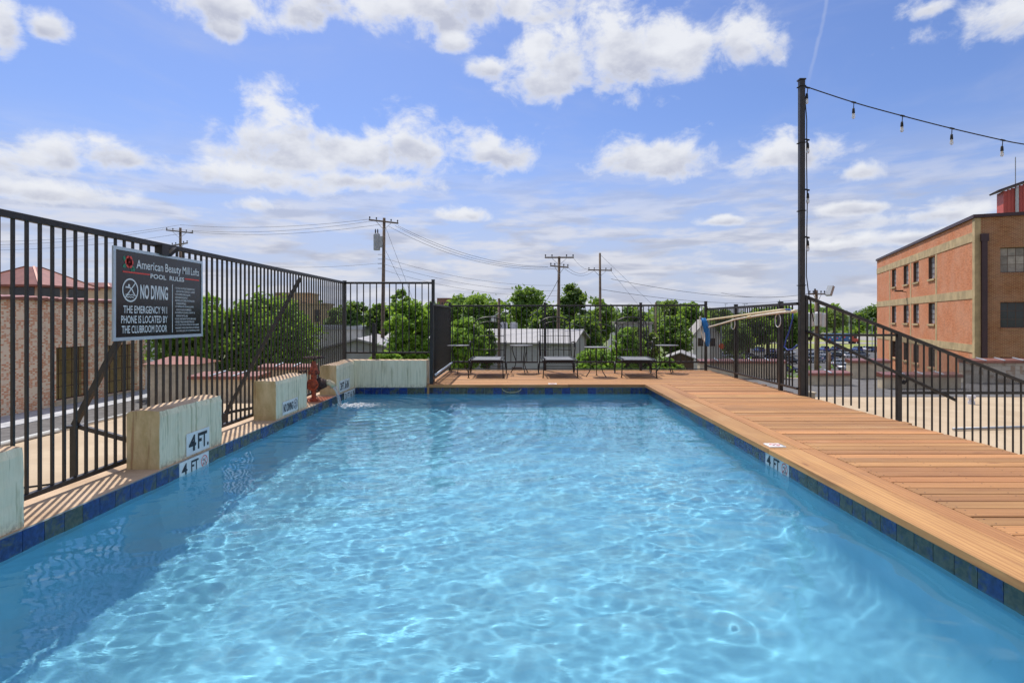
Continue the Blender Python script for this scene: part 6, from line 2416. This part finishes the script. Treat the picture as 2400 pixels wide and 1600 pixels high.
# far woods that read as one mass
pts, nn_ = [], []
r = np.random.default_rng(5)
N_ = 26000
az = r.uniform(-1.2, 1.0, N_)
dist = r.uniform(380, 760, N_)
tall = 15 + 4 * np.sin(az * 31) + 3 * np.sin(az * 77 + 1) + 3 * np.sin(az * 163)
z = GZ + r.uniform(0, 1, N_) ** 0.7 * tall * (dist / 520)
pts = np.stack([np.sin(az) * dist, np.cos(az) * dist, z], 1)
nn_ = np.tile(np.array([[0, -0.5, 0.8]]), (N_, 1))
fw = bpy.data.objects.new('far_woods', leaf_mesh('far_woods', pts, nn_, 3.0, LEAF['dark'], 9))
COL.objects.link(fw)
tag(fw, 'dark band of far woods along the horizon', 'woods', kind='stuff')
# rough undergrowth between the buildings
N_ = 30000
x = r.uniform(-45, 70, N_)
y = r.uniform(36, 128, N_)
keep = (r.uniform(0, 1, N_) < 0.75)
z = GZ + r.uniform(0, 1, N_) ** 1.5 * (2.2 + 1.8 * np.sin(x * 0.4) * np.sin(y * 0.21))
m_ = (np.abs(x - (24 + (y - 60) * 0.21)) > 7) & (x < 24 + (y - 60) * 0.21 + 30) & ~((x > 44) & (y > 84)) & keep
pts = np.stack([x, y, z], 1)[m_]
ug = bpy.data.objects.new('undergrowth', leaf_mesh('undergrowth', pts, np.tile(np.array([[0, -0.3, 0.9]]), (len(pts), 1)), 0.42, LEAF['mid'], 10))
COL.objects.link(ug)
tag(ug, 'rough green undergrowth between the sheds and houses', 'undergrowth', kind='stuff')


# =================================================================== PARKED CARS
CARCOL = {'blue': (0.03, 0.07, 0.25), 'silver': (0.42, 0.45, 0.50), 'white': (0.75, 0.76, 0.78), 'black': (0.015, 0.016, 0.02), 'dark blue': (0.015, 0.03, 0.10), 'grey': (0.14, 0.15, 0.17), 'red': (0.35, 0.03, 0.025)}
CARMAT = {k: simple('car_paint_' + k.replace(' ', '_'), v, 0.28, 0.1, 0.04, 1, coat=0.7) for k, v in CARCOL.items()}


def loft(b, secs, m=0):
    n_ = len(secs[0])
    o = len(b.v)
    for s_ in secs:
        b.v += [tuple(p) for p in s_]
    for i in range(len(secs) - 1):
        for k in range(n_):
            k2 = (k + 1) % n_
            b.f.append((o + i * n_ + k, o + i * n_ + k2, o + (i + 1) * n_ + k2, o + (i + 1) * n_ + k))
            b.mi.append(m)
    b.f.append(tuple(o + k for k in range(n_ - 1, -1, -1)))
    b.f.append(tuple(o + (len(secs) - 1) * n_ + k for k in range(n_)))
    b.mi += [m, m]


_car_me = {}


def car_meshes(suv):
    if suv in _car_me:
        return _car_me[suv]
    H_ = 0.30 if suv else 0.0
    b = MB()
    secs = []
    prof = [(-2.2, 0.55, 0.62 + H_ * 0.5, 0.78), (-2.1, 0.32, 0.86 + H_ * 0.6, 0.88), (-1.5, 0.26, 0.95 + H_ * 0.7, 0.91), (0, 0.24, 0.97 + H_ * 0.7, 0.92), (1.0, 0.26, 0.93 + H_ * 0.7, 0.91), (1.9, 0.32, 0.78 + H_ * 0.6, 0.86), (2.2, 0.48, 0.62 + H_ * 0.5, 0.74)]
    for (x, z0, z1, hw) in prof:
        secs.append([(x, -hw * 0.94, z0), (x, hw * 0.94, z0), (x, hw, (z0 + z1) / 2), (x, hw * 0.93, z1 - 0.05), (x, hw * 0.8, z1), (x, -hw * 0.8, z1), (x, -hw * 0.93, z1 - 0.05), (x, -hw, (z0 + z1) / 2)])
    loft(b, secs)
    body = b.mesh('body', CARMAT['white'], True)
    zb, zt = 0.93 + H_ * 0.7, 1.42 + H_
    xs = (-1.95, -1.35, 0.35, 1.15) if not suv else (-2.1, -1.85, 0.45, 1.15)
    b = MB()
    loft(b, [[(xs[0], -0.76, zb), (xs[0], 0.76, zb), (xs[0] + 0.02, 0.74, zb + 0.02), (xs[0] + 0.02, -0.74, zb + 0.02)],
             [(xs[1], -0.78, zb), (xs[1], 0.78, zb), (xs[1], 0.6, zt - 0.03), (xs[1], -0.6, zt - 0.03)],
             [(xs[2], -0.78, zb), (xs[2], 0.78, zb), (xs[2], 0.6, zt - 0.03), (xs[2], -0.6, zt - 0.03)],
             [(xs[3], -0.74, zb - 0.02), (xs[3], 0.74, zb - 0.02), (xs[3] - 0.02, 0.72, zb), (xs[3] - 0.02, -0.72, zb)]])
    glass = b.mesh('windows', MAT['glass_car'])
    b = MB()
    b.box(xs[1] - 0.05, xs[2] + 0.05, -0.6, 0.6, zt - 0.035, zt + 0.01)
    for x in (xs[1] + 0.05, (xs[1] + xs[2]) / 2, xs[2] - 0.02):
        for s_ in (-1, 1):
            b.bar((x, s_ * 0.79, zb), (x, s_ * 0.61, zt - 0.02), 0.07, 0.05)
    roof = b.mesh('roof', CARMAT['white'])
    b = MB()
    b.lathe([(0.2, -0.1), (0.32, -0.1), (0.34, -0.05), (0.34, 0.05), (0.32, 0.1), (0.2, 0.1)], (0, 0, 0), 16, 0, 'Y')
    tyre = b.mesh('tyre', MAT['rubber'], True)
    b = MB()
    b.lathe([(0.05, -0.105), (0.205, -0.095), (0.205, 0.095), (0.05, 0.105)], (0, 0, 0), 12, 0, 'Y')
    rim = b.mesh('rim', MAT['chrome'])
    b = MB()
    b.box(-0.06, 0.03, -0.18, 0.18, -0.07, 0.07)
    lamp = b.mesh('headlight', MAT['lamp_lens'])
    b = MB()
    b.box(-0.03, 0.06, -0.14, 0.14, -0.09, 0.09)
    tail = b.mesh('taillight', MAT['tail_lens'])
    b = MB()
    b.box(-0.02, 0.04, -0.75, 0.75, -0.06, 0.06)
    bump = b.mesh('bumper', MAT['rubber'])
    _car_me[suv] = (body, glass, roof, tyre, rim, lamp, tail, bump, H_)
    return _car_me[suv]


_paint = {}


def painted(me, col):
    k = (me.name, col)
    if k not in _paint:
        c = me.copy()
        c.materials[0] = CARMAT[col]
        _paint[k] = c
    return _paint[k]


def car(px, py, rot, col, suv, label):
    Y = (CAMZ - GZ) * FPX / (py - 746)
    X = (px - 1215) * Y / FPX
    t = thing('parked_car', label, 'car', (X, Y, GZ + 0.03), rot, 'cars in the parking lot')
    body, glass, roof, tyre, rim, lamp, tail, bump, H_ = car_meshes(suv)
    place('body', painted(body, col), (0, 0, 0), t, local=True)
    place('windows', glass, (0, 0, 0), t, local=True)
    place('roof', painted(roof, col), (0, 0, 0), t, local=True)
    for x in (-1.35, 1.35):
        for s_ in (-1, 1):
            w_ = place('wheel', tyre, (x, s_ * 0.84, 0.34), t, local=True)
            place('rim', rim, (0, s_ * 0.012, 0), w_, local=True)
    for s_ in (-1, 1):
        place('headlight', lamp, (2.08, s_ * 0.6, 0.66 + H_ * 0.5), t, local=True)
        place('taillight', tail, (-2.17, s_ * 0.62, 0.72 + H_ * 0.5), t, local=True)
    place('bumper', bump, (2.17, 0, 0.42), t, local=True)
    place('bumper', bump, (-2.18, 0, 0.42), t, local=True)


CARS = [
    (1778, 826, 1.7, 'blue', True, 'blue car nose-on at the lawn edge, left of two seen mid right fence'),
    (1808, 827, 1.4, 'blue', False, 'blue car at the lawn edge just left of the near fence post'),
    (1733, 833, 0.1, 'black', False, 'black car parked side on behind the middle of the right fence'),
    (1757, 840, 0.0, 'grey', False, 'grey car low behind the right fence coping'),
    (1812, 841, 0.1, 'dark blue', False, 'dark blue car beside the near fence post'),
    (1846, 831, 0.2, 'white', False, 'white car seen between fence post and tall post'),
    (1705, 838, 0.2, 'silver', False, 'silver car under the leaf net behind the right fence'),
    (1845, 872, 0.15, 'dark blue', False, 'nearest dark blue car between fence post and tall post'),
    (1850, 852, 0.3, 'black', True, 'black van behind the nearest car by the tall post'),
    (1897, 829, 0.3, 'white', False, 'white car just right of the tall post, back row'),
    (1901, 840, 0.2, 'silver', False, 'silver car just right of the tall post, second row'),
    (1931, 824, 1.5, 'blue', True, 'blue sport utility car in the back row right of the transformer pole'),
    (1928, 836, 0.2, 'white', False, 'white car right of the transformer pole, second row'),
    (1957, 824, 1.6, 'dark blue', True, 'dark blue sport utility car in the back row behind the pole stub'),
    (1962, 838, 0.05, 'black', False, 'black car in the second row behind the pole stub'),
    (1978, 832, 0.3, 'silver', False, 'silver car in the middle row below the blue trailer'),
    (1992, 838, 0.2, 'white', False, 'white car in the middle row left of the red coping'),
    (2008, 824, 1.5, 'blue', True, 'blue sport utility car in the back row below the red truck'),
    (2030, 824, 1.6, 'white', True, 'white sport utility car in the back row near the orange building'),
    (2049, 825, 1.5, 'dark blue', True, 'dark blue van in the back row touching the orange building'),
    (1971, 858, 0.0, 'silver', False, 'large silver sedan side on in the front row'),
    (2022, 872, -0.5, 'dark blue', False, 'dark blue sedan at an angle, closest to the orange building'),
    (1988, 867, 0.4, 'white', False, 'white car behind the angled dark blue sedan'),
    (1912, 850, 0.1, 'grey', False, 'grey car partly behind the transformer pole'),
    (2018, 836, 0.2, 'grey', False, 'grey car in the middle row above the red coping'),
    (1942, 846, 0.2, 'dark blue', False, 'dark blue car left of the large silver sedan'),
]
for c_ in CARS:
    car(*c_)

# blue painted trailer with red tractor, lamp posts
p = at(1967, 806, 231)
tl = thing('freight_trailer', 'blue freight trailer with red blotches parked on the far road', 'trailer', (p.x, p.y, GZ), 0.05)
b = MB()
b.box(-5.6, 4.4, -1.3, 1.3, 0.9, 4.1)
b.build('box', MAT['blue_trailer'], tl, local=True, bevel=0.06)
for i in range(9):
    b = MB()
    u = -5.0 + i * 1.02
    z = 1.6 + (i * 7 % 5) * 0.4
    b.box(u, u + 0.55, -1.32, -1.301, z, z + 0.5)
    b.build('painted_patch', MAT['red'] if i % 3 == 0 else MAT['white'], tl, local=True)
b = MB()
b.box(4.6, 6.6, -1.2, 1.2, 0.7, 3.2)
b.box(6.6, 8.0, -1.1, 1.1, 0.7, 2.0)
b.build('cab', MAT['red_metal'], tl, local=True, bevel=0.1)
b = MB()
b.box(5.2, 6.62, -1.22, 1.22, 2.2, 3.0)
b.build('windscreen', MAT['glass_car'], tl, local=True)
for u in (-4.6, -3.4, 5.0, 7.2):
    for s_ in (-1, 1):
        b = MB()
        b.lathe([(0.5, -0.15), (0.5, 0.15)], (u, s_ * 1.1, 0.5), 14, 0, 'Y')
        b.build('wheel', MAT['rubber'], tl, local=True)
p = at(1690.5, 811, 62)
so_ = thing('road_marker', 'round orange marker on a pole seen under the leaf net', 'road sign', (p.x, p.y, GZ))
b = MB()
b.lathe([(0.05, -0.02), (0.3, -0.02), (0.3, 0.02), (0.05, 0.02)], (p.x, p.y - 0.1, p.z), 20, 0, 'Y')
b.build('disc', MAT['orange'], so_)
b = MB()
b.tube([(p.x, p.y, GZ), (p.x, p.y, p.z + 2.2)], 0.05, 8)
b.build('pole', MAT['galv'], so_)
for i, (px, py, Y, h, lb) in enumerate(((2044, 745, 200, 10, 'tall lamp post on the road left of the orange building'), (1990, 742, 240, 9, 'thin lamp post behind the blue trailer'), (1745, 712, 180, 12, 'thin mast above the trees of the right fence'), (1700, 712, 260, 12, 'twin topped mast above the trees behind the net'))):
    p = at(px, py, Y)
    t = thing('street_lamp', lb, 'street lamp', (p.x, p.y, GZ), 0, 'thin masts and lamps beyond the lot')
    b = MB()
    b.tube([(p.x, p.y, GZ), (p.x, p.y, p.z)], [0.16, 0.1], 8)
    b.build('mast', MAT['galv'], t)
    b = MB()
    b.bar((p.x - 0.7, p.y, p.z), (p.x + 0.7, p.y, p.z), 0.12)
    b.box(p.x + 0.4, p.x + 1.0, p.y - 0.15, p.y + 0.15, p.z - 0.1, p.z + 0.1)
    b.build('lamp_head', MAT['galv'], t)
